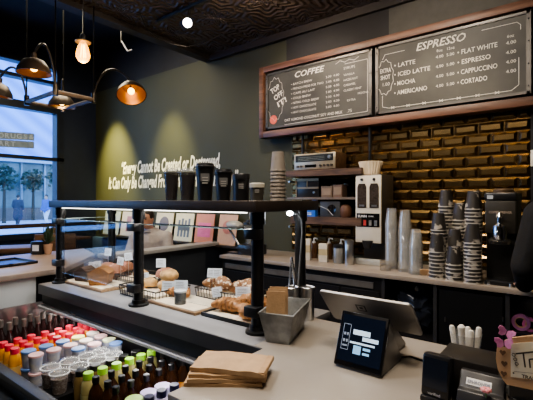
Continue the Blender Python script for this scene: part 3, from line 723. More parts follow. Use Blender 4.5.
tub_name = {lb: 'blue-lidded', lp: 'pink-lidded', ly: 'yellow-lidded', lw_: 'cream-lidded', lg: 'pale green-lidded'}
rows = [(-2.185, [(.86, lb), (.945, lb), (1.03, lb), (1.115, ly), (1.20, lw_)], 'row beside juices'),
        (-2.10, [(.86, lp), (.945, lp), (1.03, lp), (1.115, lw_), (1.20, lp)], 'middle yogurt row'),
        (-2.015, [(1.03, lb), (1.115, lp), (1.20, lg)], 'row beside parfaits'), (-1.935, [(1.19, lb)], 'corner behind the parfaits')]
for x, its, d in rows:
    for k, (y, lid) in enumerate(its):
        for lev in (0, 1):
            place('tub', x, y, ZF + lev * .0875, '%s %s yogurt tub, %s from front in %s' % ('upper' if lev else 'lower', tub_name[lid], ORD[k], d), 'yogurt tubs in the cooler', lid)
for x, ys, d in ((-1.945, [.86, .95, 1.04, 1.11], 'left parfait row'), (-1.855, [.86, .95, 1.04, 1.13], 'right parfait row')):
    for k, y in enumerate(ys):
        riser = ZF + .055
        place('parfait', x, y, riser, 'granola parfait in clear domed cup, %s from the front in the %s' % (ORD[k], d), 'parfaits in the cooler')
part(MB().box(-1.995, -1.81, .80, 1.155, ZF, ZF + .055), 'riser', INT, cl)
column('darklid', -1.765, fr_(.91, 1.2, 5), 'black-lidded brown tea bottle, %s from the front between parfaits and lemonades', 'iced tea bottles in the cooler')
column('lime', -1.69, fr_(.91, 1.24, 6), 'lime-capped lemonade bottle, %s from the front of its row', 'lemonade bottles in the cooler')
for x, d in ((-1.605, 'row beside the lemonades'), (-1.53, 'middle amber row'), (-1.455, 'amber row nearest the purple bottles')):
    column('amber', x, fr_(.90, 1.24, 6), 'black-capped amber bottle, %s from the front in the ' + d, 'amber bottles in the cooler')
column('smooth', -1.305, fr_(.94, 1.07, 3), 'navy-capped lavender bottle, %s from the front in the right row', 'lavender bottles in the cooler')
for k, y in enumerate((.93, 1.0, 1.07)):
    place('tub', -1.385, y, ZF + .06, 'lavender-lidded tub, %s from the front beside the lavender bottles' % ORD[k], 'lavender tubs in the cooler', mat('lid_lav', (.55, .47, .75), .4) if k else mat('lid_lime', (.45, .68, .2), .4))
    place('tub', -1.385, y, ZF - .0275, 'lower lavender tub, %s from the front beside the lavender bottles' % ORD[k], 'lavender tubs in the cooler', mat('lid_lav', (.55, .47, .75), .4)) if False else None
part(MB().box(-1.43, -1.345, .88, 1.12, ZF, ZF + .06), 'riser', INT, cl)

# ================================================================== LEFT BAR COUNTER
bc = thing('bar_counter', 'pale bar counter with white front panel left of the cooler', 'counter', (-3.3, .8, 0))
part(MB().prism([(-3.72, -.6), (-2.74, -.6), (-2.74, 1.30), (-3.25, 1.80), (-3.72, 1.95)], .955, .99), 'bar_top', mat('bar_top', (.26, .21, .18), .3, var=.08), bc, bevel=.003)
part(MB().box(-2.80, -2.77, -.6, 1.135, .0, .955), 'front_panel', mat('panel_white', (.52, .55, .57), .4, var=.08, scale=4), bc)
part(MB().prism([(-3.6, -.5), (-2.80, -.5), (-2.80, 1.25), (-3.25, 1.7), (-3.6, 1.85)], 0, .955), 'carcass', BLK, bc)
p = pz(48, 254, .99)
pot = thing('potted_plant', 'small plant in a tan pot on the bar counter', 'plant', p, local=True)
part(MB().lathe([(.026, 0), (.036, .075), (.037, .085), (.033, .085), (.028, .07)], (0, 0, 0), 18), 'pot', mat('pot_tan', (.42, .26, .17), .7), pot)
LEAF = mat('leaf', (.02, .045, .02), .5)
m = MB()
for k in range(26):
    a = random.random() * 2 * PI; h = .06 + .13 * random.random(); r = .02 + .06 * random.random(); d = Vector((math.cos(a), math.sin(a), 0)); s = Vector((-d.y, d.x, 0)) * .012
    b = Vector((0, 0, .08)); tip = d * r + Vector((0, 0, .08 + h)); mid = (b + tip) / 2 + d * .01
    m.quad([b, mid - s, tip, mid + s])
part(m, 'foliage', LEAF, pot, smooth=False)
p = pz(39, 254, .99)
sp_ = thing('black_dispenser', 'black napkin dispenser beside the potted plant', 'dispenser', p, .5, local=True)
part(MB().box(-.05, .05, -.04, .04, 0, .11), 'housing', BLKP, sp_, bevel=.006)
part(MB().box(-.03, .03, -.042, -.038, .03, .08), 'napkin_slot', WHITE, sp_)
p = pz(6, 264, .99)
tr = thing('black_tray', 'flat black tray at the left edge of the bar counter', 'tray', p, .1, local=True)
part(MB().box(-.16, .16, -.14, .14, 0, .008).box(-.16, .16, -.14, -.13, 0, .02).box(-.16, .16, .13, .14, 0, .02).box(-.16, -.15, -.14, .14, 0, .02).box(.15, .16, -.14, .14, 0, .02), 'tray_body', BLKP, tr)
part(MB().tube([(.16, -.05, .018), (.19, -.04, .02), (.19, .04, .02), (.16, .05, .018)], .005, 6), 'handle', BLKP, tr)
def stool(loc, rz, label, hgt=.95, back=False):
    o = thing('bar_stool', label, 'stool', loc, rz, local=True)
    part(MB().box(-.20, .20, -.17, .17, hgt - .05, hgt), 'seat', WOODST, o, bevel=.008)
    for sx in (-1, 1):
        for sy in (-1, 1): part(MB().tube([(sx * .20, sy * .17, 0), (sx * .15, sy * .13, hgt - .05)], .022, 8), 'leg', WOODST, o)
    part(MB().tube([(-.18, -.155, .3), (.18, -.155, .3)], .012, 6), 'stretcher', WOODST, o)
    if back:
        part(MB().box(-.2, .2, .15, .175, hgt + .12, hgt + .36), 'backrest', WOODST, o, bevel=.006)
        for sx in (-1, 1): part(MB().tube([(sx * .17, .155, hgt - .03), (sx * .17, .165, hgt + .14)], .014, 6), 'back_post', BLKM, o)
    return o
stool((px(16, 248, -4.3).x, px(16, 248, -4.3).y, 0), math.radians(60), 'wooden bar stool beyond the bar counter below the window', 1.0)
stool((-4.35, 1.95, 0), 1.0, 'dark bar stool with backrest seen through the left glass', .72, True)
stool((-5.45, 2.62, 0), 2.2, 'dark bar stool with backrest farther back near the navy pillar', .72, True)
tb_ = thing('cafe_table', 'small dark table behind the left end of the pastry case', 'table', (-4.92, 2.32, 0), .2, local=True)
part(MB().box(-.22, .22, -.22, .22, .97, 1.0), 'table_top', WOODST, tb_, bevel=.004)
part(MB().lathe([(.2, 0), (.2, .02), (.04, .05), (.035, .97)], (0, 0, 0), 20), 'pedestal', BLKM, tb_)
# partition bar behind the case, along Y
pb = thing('low_partition', 'dark low partition with grey top cap behind the pastry case', 'partition', (-3.3, 2.6, 0))
part(MB().box(-3.42, -3.24, 1.92, WY - .01, .93, .965), 'cap', mat('cap_grey', (.34, .33, .32), .35), pb, bevel=.003)
part(MB().box(-3.38, -3.28, 1.95, WY - .01, 0, .93), 'panel', mat('panel_navy', (.012, .015, .022), .5), pb)
# bench along the green wall, blue window light put into its colour
be = thing('upholstered_bench', 'upholstered bench with painted-in blue window light along the green wall behind the case', 'bench', (-4.9, 3.1, 0))
part(MB().box(-6.0, -3.45, 3.02, 3.36, .40, .52), 'seat', mat('bench_window_tint', (.05, .09, .22), .5), be, bevel=.02)
part(MB().box(-6.0, -3.45, 3.28, 3.37, .52, .88), 'backrest', mat('bench_window_tint', (.05, .09, .22), .5), be, bevel=.02)
part(MB().box(-6.0, -3.45, 3.05, 3.36, 0, .40), 'base', BLK, be)
# record ledge
le = thing('display_ledge', 'black picture ledge with a retaining rod along the green wall', 'shelf', (-4.2, 3.3, .92))
part(MB().box(-5.7, -2.75, 3.24, WY - .001, .915, .94), 'ledge_board', SHELFW, le)
part(MB().tube([(-5.7, 3.235, 1.14), (-2.75, 3.235, 1.14)], .011, 8), 'retaining_rod', BLKM, le)
for xx in (-5.69, -4.25, -2.76): part(MB().tube([(xx, 3.235, .93), (xx, 3.235, 1.14)], .009, 8), 'rod_post', BLKM, le)
covs = [(103, 118, (.30, .33, .42), (.12, .15, .3), 0, 'pale blue art print, leftmost on the wall ledge'), (120, 135, (.42, .36, .40), (.25, .12, .2), 1, 'mauve art print left of the seated man'),
        (154, 171, (.62, .55, .42), (.16, .13, .14), 0, 'cream art print with a dark round shape behind the man'), (173.5, 191.5, (.66, .61, .46), (.13, .14, .18), 2, 'cream art print with dark grey columns on the ledge'),
        (194, 212, (.62, .25, .16), (.72, .16, .34), 3, 'salmon art print with a pink square on the ledge'), (217, 235, (.66, .40, .25), (.55, .20, .14), 0, 'peach art print, rightmost on the wall ledge')]
for (u0, u1, c1, c2, sh, lab) in covs:
    xa, xb = XU(u0, 3.30), XU(u1, 3.30); cx = (xa + xb) / 2; wd = (xb - xa) / 2
    o = thing('art_print', lab, 'print', (cx, 3.30, .94), local=True); Mt = Matrix.Rotation(-.16, 4, 'X')
    part(MB().box(-wd, wd, -.004, .004, 0, .345, Mt), 'cover', mat('cov' + str(u0), c1, .5, var=.06), o, smooth=False)
    s = MB()
    if sh == 0: s.lathe([(wd * .55, 0), (wd * .55, .001)], (0, 0, 0), 22, Matrix.Translation((0, 0, 0)).to_3x3() @ Matrix.Rotation(PI / 2, 3, 'X')); [setattr(v, 'co', Mt @ (v.co + Vector((0, -.0045, .2)))) for v in s.bm.verts]
    elif sh == 1: s.box(-wd * .3, wd * .3, -.0055, -.0045, .06, .28, Mt)
    elif sh == 2:
        for k in range(4): s.box(-wd * .65 + k * wd * .36, -wd * .65 + k * wd * .36 + wd * .22, -.0055, -.0045, .05, .26 + .02 * (k % 2), Mt)
        s.box(-wd * .65, wd * .66, -.0055, -.0045, .13, .2, Mt)
    else: s.box(-wd * .7, wd * .7, -.0055, -.0045, .07, .24, Mt)
    part(s, 'printed_shape', mat('covs' + str(u0), c2, .5), o, smooth=False)

# ================================================================== BACK COUNTER
bk = thing('back_counter', 'long back counter with pale brown top and black cabinets under the tiles', 'counter', (-1.0, 3.05, 0))
BY = 2.77
part(MB().box(-2.72, 1.4, BY, WY - .005, ZC - .03, ZC), 'worktop', BACKTOP, bk, bevel=.002)
part(MB().box(-2.70, 1.4, 3.2, WY - .01, 0, ZC - .03), 'back_panel', BLK, bk)
part(MB().box(-2.70, XU(380, BY), BY + .03, 3.2, 0, ZC - .03), 'fridge_body', mat('fridge_black', (.014, .014, .016), .3), bk)
part(MB().box(-2.66, XU(372, BY), BY + .018, BY + .03, .80, .845), 'fridge_trim', mat('fridge_trim', (.16, .15, .14), .35, .4), bk)
part(MB().box(XU(340, BY), XU(378, BY), BY + .02, BY + .03, .12, .78), 'cabinet_door', BLKP, bk)
part(MB().box(-2.66, XU(338, BY), BY + .02, BY + .03, .12, .78), 'cabinet_door', BLKP, bk)
for u in (382, 434, 507): part(MB().box(XU(u, BY) - .012, XU(u, BY) + .012, BY + .02, 3.2, 0, ZC - .03), 'divider', mat('divider_grey', (.03, .03, .033), .4), bk)
dr = part(MB().box(XU(435, BY) + .02, XU(506, BY) - .02, BY + .02, BY + .035, .1, ZC - .06), 'cabinet_door', mat('door_black', (.006, .006, .007), .4), bk)
for u in (445, 503):
    q = pz(0, 0, 1)
    xx = XU(u, BY); zz = CAMZ - (320 - 200) / FPX * (BY / ray(u, 200).y)
    h_ = MB().tube([(xx, BY + .005, zz - .012), (xx, BY + .005, zz + .018)], .004, 6).build('handle', STEEL, None, origin=bk.location); h_.parent = dr; h_.location = (0, 0, 0)
part(MB().box(XU(382, BY), XU(434, BY), BY + .05, 3.2, .48, .50).box(XU(507, BY), 1.4, BY + .03, 3.2, .64, .66), 'inner_shelf', BLK, bk)
part(MB().box(XU(440, BY), 1.4, 2.9, 3.2, 0, .10), 'plinth', BLK, bk)
# plastic bag stuff in the open bay
bag = MB().ball((0, 0, 0), (.15, .12, .15), 30, 22).jitter(.05, 14, 2).jitter(.02, 40, 8)
zmin = min(v.co.z for v in bag.bm.verts)
bm_ = solo(bag, 'plastic_bag', mat('bag_dark', (.02, .024, .035), .18, var=.2), 'crumpled dark plastic bag in the open bay under the back counter', 'bag', (0, 0, 0)); bm_.location = (XU(414, 2.95), 2.95, .50 - zmin)
# tape rolls and grey bin
for i, (u, zz, c, lab) in enumerate(((521, .70, (.34, .13, .30), 'purple-pink tape roll standing on the lower shelf at right'), (530.5, .685, (.5, .12, .3), 'pink tape roll, rightmost on the lower shelf'))):
    yy = BY + .09 + i * .005; rr = .05 - i * .008; m = MB().lathe([(rr * .62, -.012), (rr, -.012), (rr, .012), (rr * .62, .012), (rr * .62, -.012)], (0, 0, 0), 28, Matrix.Rotation(PI / 2, 3, 'X'), cap=False)
    o = thing('tape_roll', lab, 'tape', (XU(u, yy), yy, .66 + rr), local=True)
    part(m, 'tape', mat('tape' + str(i), c, .35), o)
    part(MB().lathe([(rr * .56, -.0125), (rr * .63, -.0125), (rr * .63, .0125), (rr * .56, .0125), (rr * .56, -.0125)], (0, 0, 0), 28, Matrix.Rotation(PI / 2, 3, 'X'), cap=False), 'core', KRAFT, o)
bn = thing('storage_bin', 'grey translucent bin behind the tape rolls under the back counter', 'bin', (XU(540, 2.98), 2.98, .66), local=True)
part(MB().box(-.14, .14, -.06, .14, 0, .17), 'bin_body', mat('bin_grey', (.10, .10, .10), .3), bn, bevel=.008)
part(MB().box(-.145, .145, -.065, .145, .17, .185), 'lid', mat('bin_lid', (.16, .155, .15), .35), bn, bevel=.004)

# ---- left part of back counter: dark jug / blender, cartons, tins
gx = XU(252, 3.0)
bl = thing('blender', 'clear blender jug on a black base seen behind the right post', 'blender', (gx, 3.0, ZC), local=True)
part(MB().box(-.11, .11, -.10, .10, 0, .10), 'motor_base', BLKP, bl, bevel=.015)
part(MB().lathe([(.06, .10), (.085, .29), (.082, .29), (.056, .105)], (0, 0, 0), 20), 'jug', CLEARP, bl)
part(MB().lathe([(.088, .29), (.088, .315), (.05, .32), (.05, .335)], (0, 0, 0), 20), 'lid', BLKP, bl)
gx2 = XU(236, 2.95)
ks = thing('coffee_scoop_stand', 'slanted grey metal arm beside the blender', 'stand', (gx2, 2.95, ZC), local=True)
part(MB().box(-.08, .12, -.05, .05, 0, .015), 'foot', BLKP, ks)
part(MB().tube([(.1, 0, .012), (-.10, 0, .25)], .012, 8), 'arm', STEEL, ks)
part(MB().ball((-.02, 0, .28), (.11, .06, .045), 16, 10).jitter(.01, 20, 2), 'hopper', mat('hopper_clear', (.35, .35, .33), .2), ks)
def carton(u, v0, v1, wpx, label, band):
    yy = 3.02; t = yy / ray(u, 200).y; h = (v1 - v0) / FPX * t; r = wpx / 2 / FPX * t
    o = thing('carton', label, 'carton', (XU(u, yy), yy, ZC), .35, local=True)
    part(MB().box(-r, r, -r, r, 0, h), 'box', mat('carton_white', (.58, .55, .50), .5), o, bevel=.003)
    part(MB().box(-r * 1.01, r * 1.01, -r * 1.01, r * 1.01, h * .38, h * .72), 'printed_band', mat('band_' + label[:5], band, .5), o)
carton(306.5, 238, 259, 8.5, 'white carton with pale band nearest the rear post on the back counter', (.45, .38, .24))
carton(323.5, 243, 261, 8.5, 'white carton with orange-brown band left of the steel tins', (.42, .26, .15))
def jar(u, v0, v1, wpx, label, mt, lidm, yy=3.05, pump=False, name='tin'):
    t = yy / ray(u, 200).y; h = (v1 - v0) / FPX * t; r = wpx / 2 / FPX * t
    o = thing(name, label, name, (XU(u, yy), yy, ZC), local=True)
    part(MB().lathe([(r * .95, 0), (r, .005), (r, h * .8), (r * .9, h * .84)], (0, 0, 0), 20), 'body', mt, o)
    if pump:
        part(MB().lathe([(r * .5, h * .84), (r * .5, h * .92), (r * .2, h * .93), (r * .2, h * 1.1)], (0, 0, 0), 14), 'pump_neck', lidm, o)
        part(MB().tube([(0, 0, h * 1.1), (r * 1.1, -.01, h * 1.1), (r * 1.3, -.012, h * 1.05)], r * .16, 8), 'spout', lidm, o)
    else: part(MB().lathe([(r * 1.03, h * .82), (r * 1.03, h * .96), (r * .6, h)], (0, 0, 0), 20), 'lid', lidm, o)
GT = mat('grey_tin', (.24, .24, .235), .35, .4)
jar(338.5, 243, 262, 10, 'grey tin with white stripe right of the orange carton', GT, BLKP, 3.02)
jar(349, 239, 264, 9, 'tall stainless canister beside the coffee grinder', STEEL, STEEL, 3.02, name='canister')
jar(314, 239, 257, 7, 'syrup pump bottle between the two white cartons', mat('syrup', (.08, .04, .02), .15), mat('pump_white', (.5, .5, .48), .4), 3.16, True, 'syrup_bottle')
jar(329, 239, 258, 7, 'syrup pump bottle behind the orange carton', mat('syrup', (.08, .04, .02), .15), mat('pump_white', (.5, .5, .48), .4), 3.18, True, 'syrup_bottle')
jar(341, 237, 256, 7, 'syrup pump bottle behind the grey tin', mat('syrup', (.08, .04, .02), .15), mat('pump_white', (.5, .5, .48), .4), 3.18, True, 'syrup_bottle')
# ---- wall shelf unit
su = thing('wall_shelf', 'pipe-framed wooden wall shelf left of the coffee grinder', 'shelf', (-1.8, 3.3, 1.2))
xl, xr = XU(287, 3.1), -1.40
part(MB().box(xl, xr, 3.08, WY - .02, 1.665, 1.72).jitter(.004, 9, 1), 'shelf_board', WOODBR, su)
part(MB().box(xl, xr, 3.10, WY - .02, 1.455, 1.475), 'shelf_board', mat('shelf_metal', (.22, .17, .13), .35, .5), su)
part(MB().box(xl + .05, xr, 3.08, WY - .02, 1.235, 1.30), 'shelf_board', WOODBR, su)
for x in (xl + .03, xr - .03):
    pp = part(MB().tube([(x, 3.33, .92), (x, 3.33, 2.10)], .013, 10), 'pipe', BLKM, su)
for z in (1.62, 1.43, 1.20): part(MB().tube([(xl + .03, 3.33, z), (xl + .03, 3.09, z)], .011, 8), 'bracket', STEEL, su)
# receiver
p0 = py(295, 166, 3.15); p1 = py(336, 165, 3.15); RW = (p1.x - p0.x); ctr = ((p0.x + p1.x) / 2, 3.15, 1.72)
rc = thing('stereo_receiver', 'vintage silver-faced stereo receiver on the top shelf', 'receiver', ctr, local=True)
hw = RW / 2; hh = .155
part(MB().box(-hw, hw, 0, .2, .01, hh), 'case', WOODBR, rc, bevel=.003)
part(MB().box(-hw, hw, -.012, 0, .01, hh), 'faceplate', mat('champagne', (.36, .31, .23), .35, .55), rc, bevel=.002)
part(MB().box(-hw * .93, hw * .9, -.014, -.012, hh * .52, hh * .92), 'tuner_window', mat('tuner_dark', (.025, .03, .035), .15), rc)
ln = MB()
for k in range(3): ln.box(-hw * .8, hw * .5, -.0155, -.014, hh * (.6 + .09 * k), hh * (.615 + .09 * k))
part(ln, 'tuner_scale', mat('scale_pale', (.25, .28, .26), .5), rc)
part(MB().box(-hw * .45, hw * .1, -.014, -.012, hh * .18, hh * .34), 'display_slot', BLKG, rc)
for k, xx in enumerate((-.8, -.62, .32, .5, .68, .84)):
    part(MB().lathe([(.011, 0), (.010, .018)], (hw * xx, -.012, hh * .26), 14, Matrix.Rotation(PI / 2, 3, 'X')), 'knob', mat('knob_dark', (.09, .08, .07), .3, .6), rc)
part(MB().lathe([(.017, 0), (.015, .02)], (hw * .75, -.012, hh * .72), 16, Matrix.Rotation(PI / 2, 3, 'X')), 'tuning_knob', STEEL, rc)
for xx in (-1, 1): part(MB().box(hw * xx * .85 - .012, hw * xx * .85 + .012, .02, .05, 0, .01), 'foot', BLKP, rc)
# second shelf : dark deck with boxes
def gadget(u0, u1, vtop, zb, yy, name, label, cat, mt, extra=None, dep=.15):
    a, b = XU(u0, yy), XU(u1, yy); t = yy / ray((u0 + u1) / 2, 200).y; h = CAMZ + (200 - vtop) / FPX * t - zb
    o = thing(name, label, cat, ((a + b) / 2, yy, zb), local=True); w2 = (b - a) / 2
    part(MB().box(-w2, w2, 0, dep, 0, h), 'case', mt, o, bevel=.003)
    if extra: extra(o, w2, h)
    return o
BR = mat('brass_edge', (.35, .25, .15), .35, .7)
def deckx(o, w, h):
    part(MB().box(-w, w, -.006, 0, h * .86, h).box(-w, w, -.006, 0, h * .45, h * .55).box(-w, -w + .01, -.006, 0, 0, h).box(-.005, .005, -.006, 0, h * .5, h), 'front_trim', BR, o)
    part(MB().lathe([(.012, 0), (.010, .015)], (w * .6, 0, h * .25), 14, Matrix.Rotation(PI / 2, 3, 'X')), 'knob', STEEL, o)
gadget(296, 319, 178.5, 1.475, 3.16, 'cassette_deck', 'black cassette deck with brass trim on the second shelf', 'cassette deck', BLKP, deckx)
def boxx(o, w, h): part(MB().box(-w * .8, w * .8, -.002, 0, h * .2, h * .8), 'label_panel', mat('box_label', (.28, .21, .15), .5), o)
gadget(321, 332, 186, 1.475, 3.16, 'spice_box', 'left small brown box on the second shelf', 'box', mat('box_tan', (.18, .13, .09), .6), boxx, .1)
gadget(333, 342, 184.5, 1.475, 3.16, 'spice_box', 'right small brown box on the second shelf', 'box', mat('box_tan2', (.2, .13, .09), .6), boxx, .1)
for i, u in enumerate((318, 333, 346)):
    jar(u, 176, 190, 5, ['left', 'middle', 'right'][i] + ' glass jar at the back of the second shelf', mat('jar_glass', (.10, .10, .10), .1, alpha=.7), STEEL, 3.33, name='glass_jar'); bpy.context.scene.collection.objects[-1]
for o in [o for o in C.objects if o.name.startswith('glass_jar')]: o.location.z = 1.475
fl = thing('flyer_holder', 'bright blue folded flyer on the lowest wall shelf', 'flyer', (XU(310, 3.12), 3.12, 1.30), local=True)
BLU = mat('flyer_blue', (.03, .13, .55), .35)
part(MB().box(-.06, .055, -.01, -.005, .0, .075), 'front_leaf', BLU, fl)
part(MB().box(.022, .06, -.008, .04, 0, .15), 'upright_leaf', BLU, fl)
mm = MB()
for k in range(2): mm.quad([Vector((a, -.0105, b)) for a, b in ((-.04, .015 + k * .014), (.02, .015 + k * .014), (.02, .021 + k * .014), (-.04, .021 + k * .014))])
part(mm, 'writing', WHITE, fl, smooth=False)
def spk(o, w, h):
    part(MB().lathe([(h * .3, 0), (h * .3, .006), (h * .1, .002)], (w * .2, 0, h * .5), 20, Matrix.Rotation(PI / 2, 3, 'X')), 'cone', BLKG, o)
    part(MB().tube([(-w, -.004, h * .7), (-w * .2, -.01, h * .5), (w * .4, -.012, h * .1)], .003, 6), 'cable', mat('cable_grey', (.35, .36, .38), .4), o)
gadget(320, 340, 201.5, 1.30, 3.12, 'speaker', 'small dark grey speaker right of the blue flyer', 'speaker', mat('speaker_grey', (.04, .042, .046), .45), spk)
kt = solo(MB().lathe([(.04, 0), (.05, .02), (.052, .07), (.04, .10), (.02, .11)], (0, 0, 0), 18), 'clay_jar', mat('clay', (.10, .045, .025), .6), 'round brown jar right of the speaker on the lowest shelf', 'jar', (0, 0, 0)); kt.location = (XU(346, 3.15), 3.15, 1.30)

# ---- coffee grinder
yy = 3.09; gxa, gxb = XU(355.5, yy), XU(381, yy); gw = (gxb - gxa) / 2
gr = thing('coffee_grinder', 'tall cream and black twin-hopper coffee grinder on the back counter', 'grinder', ((gxa + gxb) / 2, yy, ZC), local=True)
CREAM = mat('grinder_cream', (.62, .58, .50), .4, var=.05); t = yy / ray(368, 200).y; gh = CAMZ + (200 - 174.5) / FPX * t - ZC
part(MB().box(-gw, gw, .02, .28, gh * .245, gh).box(-gw, gw, .16, .28, 0, gh * .25).box(-gw, gw, .02, .28, 0, .03), 'housing', mat('housing_dark', (.05, .045, .04), .35), gr, bevel=.006)
part(MB().box(-gw, gw, 0, .02, gh * .245, gh * .99), 'front_panel', CREAM, gr, bevel=.004)
for s in (-1, 1):
    part(MB().prism([(s * gw * .48 + a * gw * .36, b) for a, b in ((-1, .63 * gh), (1, .63 * gh), (1, .86 * gh), (.7, .9 * gh), (-.7, .9 * gh), (-1, .86 * gh))], .0, .004, Matrix.Rotation(PI / 2, 4, 'X')), 'hopper_window', mat('hopper_dark', (.05, .04, .035), .15, var=.4, scale=60), gr)
    part(MB().lathe([(.012, 0), (.010, .014)], (s * gw * .48, 0, gh * .945), 14, Matrix.Rotation(PI / 2, 3, 'X')), 'latch', BLKP, gr)
    part(MB().box(s * gw * .48 - .022, s * gw * .48 + .022, -.006, 0, .645 * gh, .665 * gh), 'slider', STEEL, gr)
part(MB().box(-gw * .9, gw * .9, -.004, 0, gh * .42, gh * .57), 'control_panel', BLKG, gr)
part(MB().text('BUNN', .028, (-gw * .8, -.0045, gh * .525), bold=.0006).text('DUAL', .018, (gw * .05, -.0045, gh * .53)), 'brand_lettering', mat('print_white', (.6, .6, .6), .5), gr, smooth=False)
for k in range(4): part(MB().box(-gw * .75 + k * gw * .42, -gw * .75 + k * gw * .42 + .022, -.008, -.004, gh * .435, gh * .495), 'button', [STEEL, mat('button_red', (.45, .05, .04), .4), STEEL, STEEL][k], gr)
part(MB().box(-gw * .97, gw * .97, -.012, .02, .0, .05), 'drip_tray', mat('tray_steel', (.5, .5, .48), .35, .5), gr, bevel=.004)
part(MB().lathe([(.03, 0), (.045, .06)], (0, -.01, gh * .19), 16), 'spout', BLKP, gr)
# paper filters
fm = MB(); n = 44
rings = [(.055, 0), (.085, .075)]; vs = []
for r, z in rings: vs.append([fm.bm.verts.new(((r + (.004 if i % 2 else -.004)) * math.cos(2 * PI * i / n), (r + (.004 if i % 2 else -.004)) * math.sin(2 * PI * i / n), z)) for i in range(n)])
for i in range(n): fm._f([vs[0][i], vs[0][(i + 1) % n], vs[1][(i + 1) % n], vs[1][i]])
fm._f(vs[0][::-1])
o = solo(fm, 'paper_filter', mat('filter_white', (.78, .66, .50), .8), 'pleated white paper coffee filter sitting on top of the grinder', 'filter', (0, 0, 0), smooth=False)
o.location = ((gxa + gxb) / 2 - .02, yy + .10, ZC + gh); o.scale = (1.15, 1.15, 1.5)

# ---- cup stacks
cupk = {}
def stack(key, mk, name, mt, xy, base, n, pitch, label, group, sc=1.0):
    for k in range(n):
        lb = label % (ORD[n - 1 - k] if n - 1 - k < 18 else 'lowest'); loc = (xy[0], xy[1], base + k * pitch)
        if key not in cupk:
            o = solo(mk(), name, mt, lb, 'cup', (0, 0, 0), group); cupk[key] = o; o.location = loc
        else: o = dup(cupk[key], loc, random.random() * 6, lb, group)
        o.scale = (sc, sc, sc)
CUPPR = speckmat('cup_printed', (.035, .031, .028), (.36, .33, .29), .585, 17, .45, bump=0)
RIMM = mat('cup_rim', (.46, .43, .38), .5)
def dcup():
    m = MB().lathe([(.052, .006), (.036, .124), (.034, .124), (.033, .118)], (0, 0, 0), 22)
    m.m(1).lathe([(.048, 0), (.0535, .001), (.0535, .0075), (.051, .008)], (0, 0, 0), 22); return m
def ccup():
    m = MB().lathe([(.050, .0), (.0505, .006), (.048, .007), (.034, .13), (.030, .132)], (0, 0, 0), 20); return m
CLC = mat('cup_clear', (.62, .62, .60), .12, .3, var=.08, alpha=.34)
def dstack(u, vtop, yy, label):
    t = yy / ray(u, 200).y; h = CAMZ + (200 - vtop) / FPX * t - ZC; n = max(1, int(round((h - .124) / .0235)) + 1); pt_ = (h - .124) / max(1, n - 1) if n > 1 else .02
    stack('d', dcup, 'printed_cup', [CUPPR, RIMM], (XU(u, yy), yy), ZC, n, pt_, 'black printed cup, %s from top in the ' + label, 'printed cups stacked upside down')
dstack(437, 234, 2.86, 'front left stack')
dstack(454, 246, 2.84, 'shortest front middle stack')
dstack(472.5, 224, 2.83, 'front right stack beside the brewer')
dstack(438.5, 213, 2.97, 'stack behind the front left one')
dstack(454.5, 229, 2.94, 'stack right behind the shortest one')
dstack(473.5, 191, 2.93, 'tall stack nearest the brewer')
dstack(446, 190, 3.08, 'tall rear left stack')
dstack(460, 203, 3.05, 'rear middle stack')
def cstack(u, vtop, yy, label):
    t = yy / ray(u, 200).y; h = CAMZ + (200 - vtop) / FPX * t - ZC; n = int(round((h - .125) / .021)) + 1
    stack('c', ccup, 'clear_cup', CLC, (XU(u, yy), yy), ZC, n, (h - .125) / (n - 1), 'clear cup, %s from top in the ' + label, 'clear cups stacked upside down')
cstack(391.5, 209, 3.04, 'tall clear stack beside the grinder')
cstack(405, 211, 2.98, 'tall clear stack left of the short one')
cstack(416, 230, 2.92, 'short clear stack')
jar(385.5, 258, 268, 11, 'low clear lid tub at the foot of the grinder', mat('tub_clear', (.4, .36, .3), .2, alpha=.35), mat('tub_clear', (.5, .46, .4), .2, alpha=.6), 2.93, name='lid_tub')
for i, (u, d) in enumerate(((422, 'left'), (430, 'right'))):
    pp = pz(u + 1, 275.5 + i * 1.2, ZC)
    o = solo(MB().box(-.03, .03, -.003, .003, 0, .05, Matrix.Rotation(.5, 4, 'X')), 'sugar_packet', KRAFT2, d + ' tan packet leaning before the cup stacks', 'packet', (0, 0, 0)); o.location = (pp.x, pp.y + .02, ZC); o.rotation_euler = (0, 0, .5)

# ---- brewer
yb = 2.86; xa, xb = XU(485, yb), XU(516, yb); bw = (xb - xa) / 2; t = yb / ray(500, 200).y; bh = CAMZ + (200 - 191) / FPX * t - ZC
br = thing('coffee_brewer', 'black coffee brewer with a chrome tap right of the cup stacks', 'coffee machine', ((xa + xb) / 2, yb, ZC), local=True)
part(MB().box(-bw, bw, .05, .32, 0, bh * .92), 'body', mat('brewer_black', (.016, .0155, .015), .32), br, bevel=.008)
part(MB().box(-bw, bw, .0, .05, bh * .55, bh * .9), 'front_panel', mat('brewer_panel', (.055, .05, .042), .35, .4), br, bevel=.006)
part(MB().box(-bw * 1.04, bw * 1.04, -.01, .32, bh * .90, bh * .985), 'top_lid', BLKP, br, bevel=.01)
part(MB().lathe([(bw * .7, 0), (bw * .72, .02), (bw * .6, .03)], (0, .14, bh * .98), 24), 'filler_cap', mat('cap_bronze', (.16, .11, .07), .35, .5), br)
part(MB().box(-bw * .85, -bw * .45, -.012, -.009, bh * .915, bh * .955), 'badge', mat('badge_pale', (.45, .48, .5), .4), br)
part(MB().text('COFFEE BREWER', .02, (-bw * .75, -.0012, bh * .762), width=bw * 1.5, bold=.0006), 'brand_lettering', mat('brand_tan', (.42, .34, .27), .4, .5), br, smooth=False)
part(MB().lathe([(.040, .0), (.043, .055), (.036, .085), (.014, .10), (.014, .13), (.022, .14), (.012, .165)], (0, -.03, bh * .49), 20), 'tap', CHROME, br)
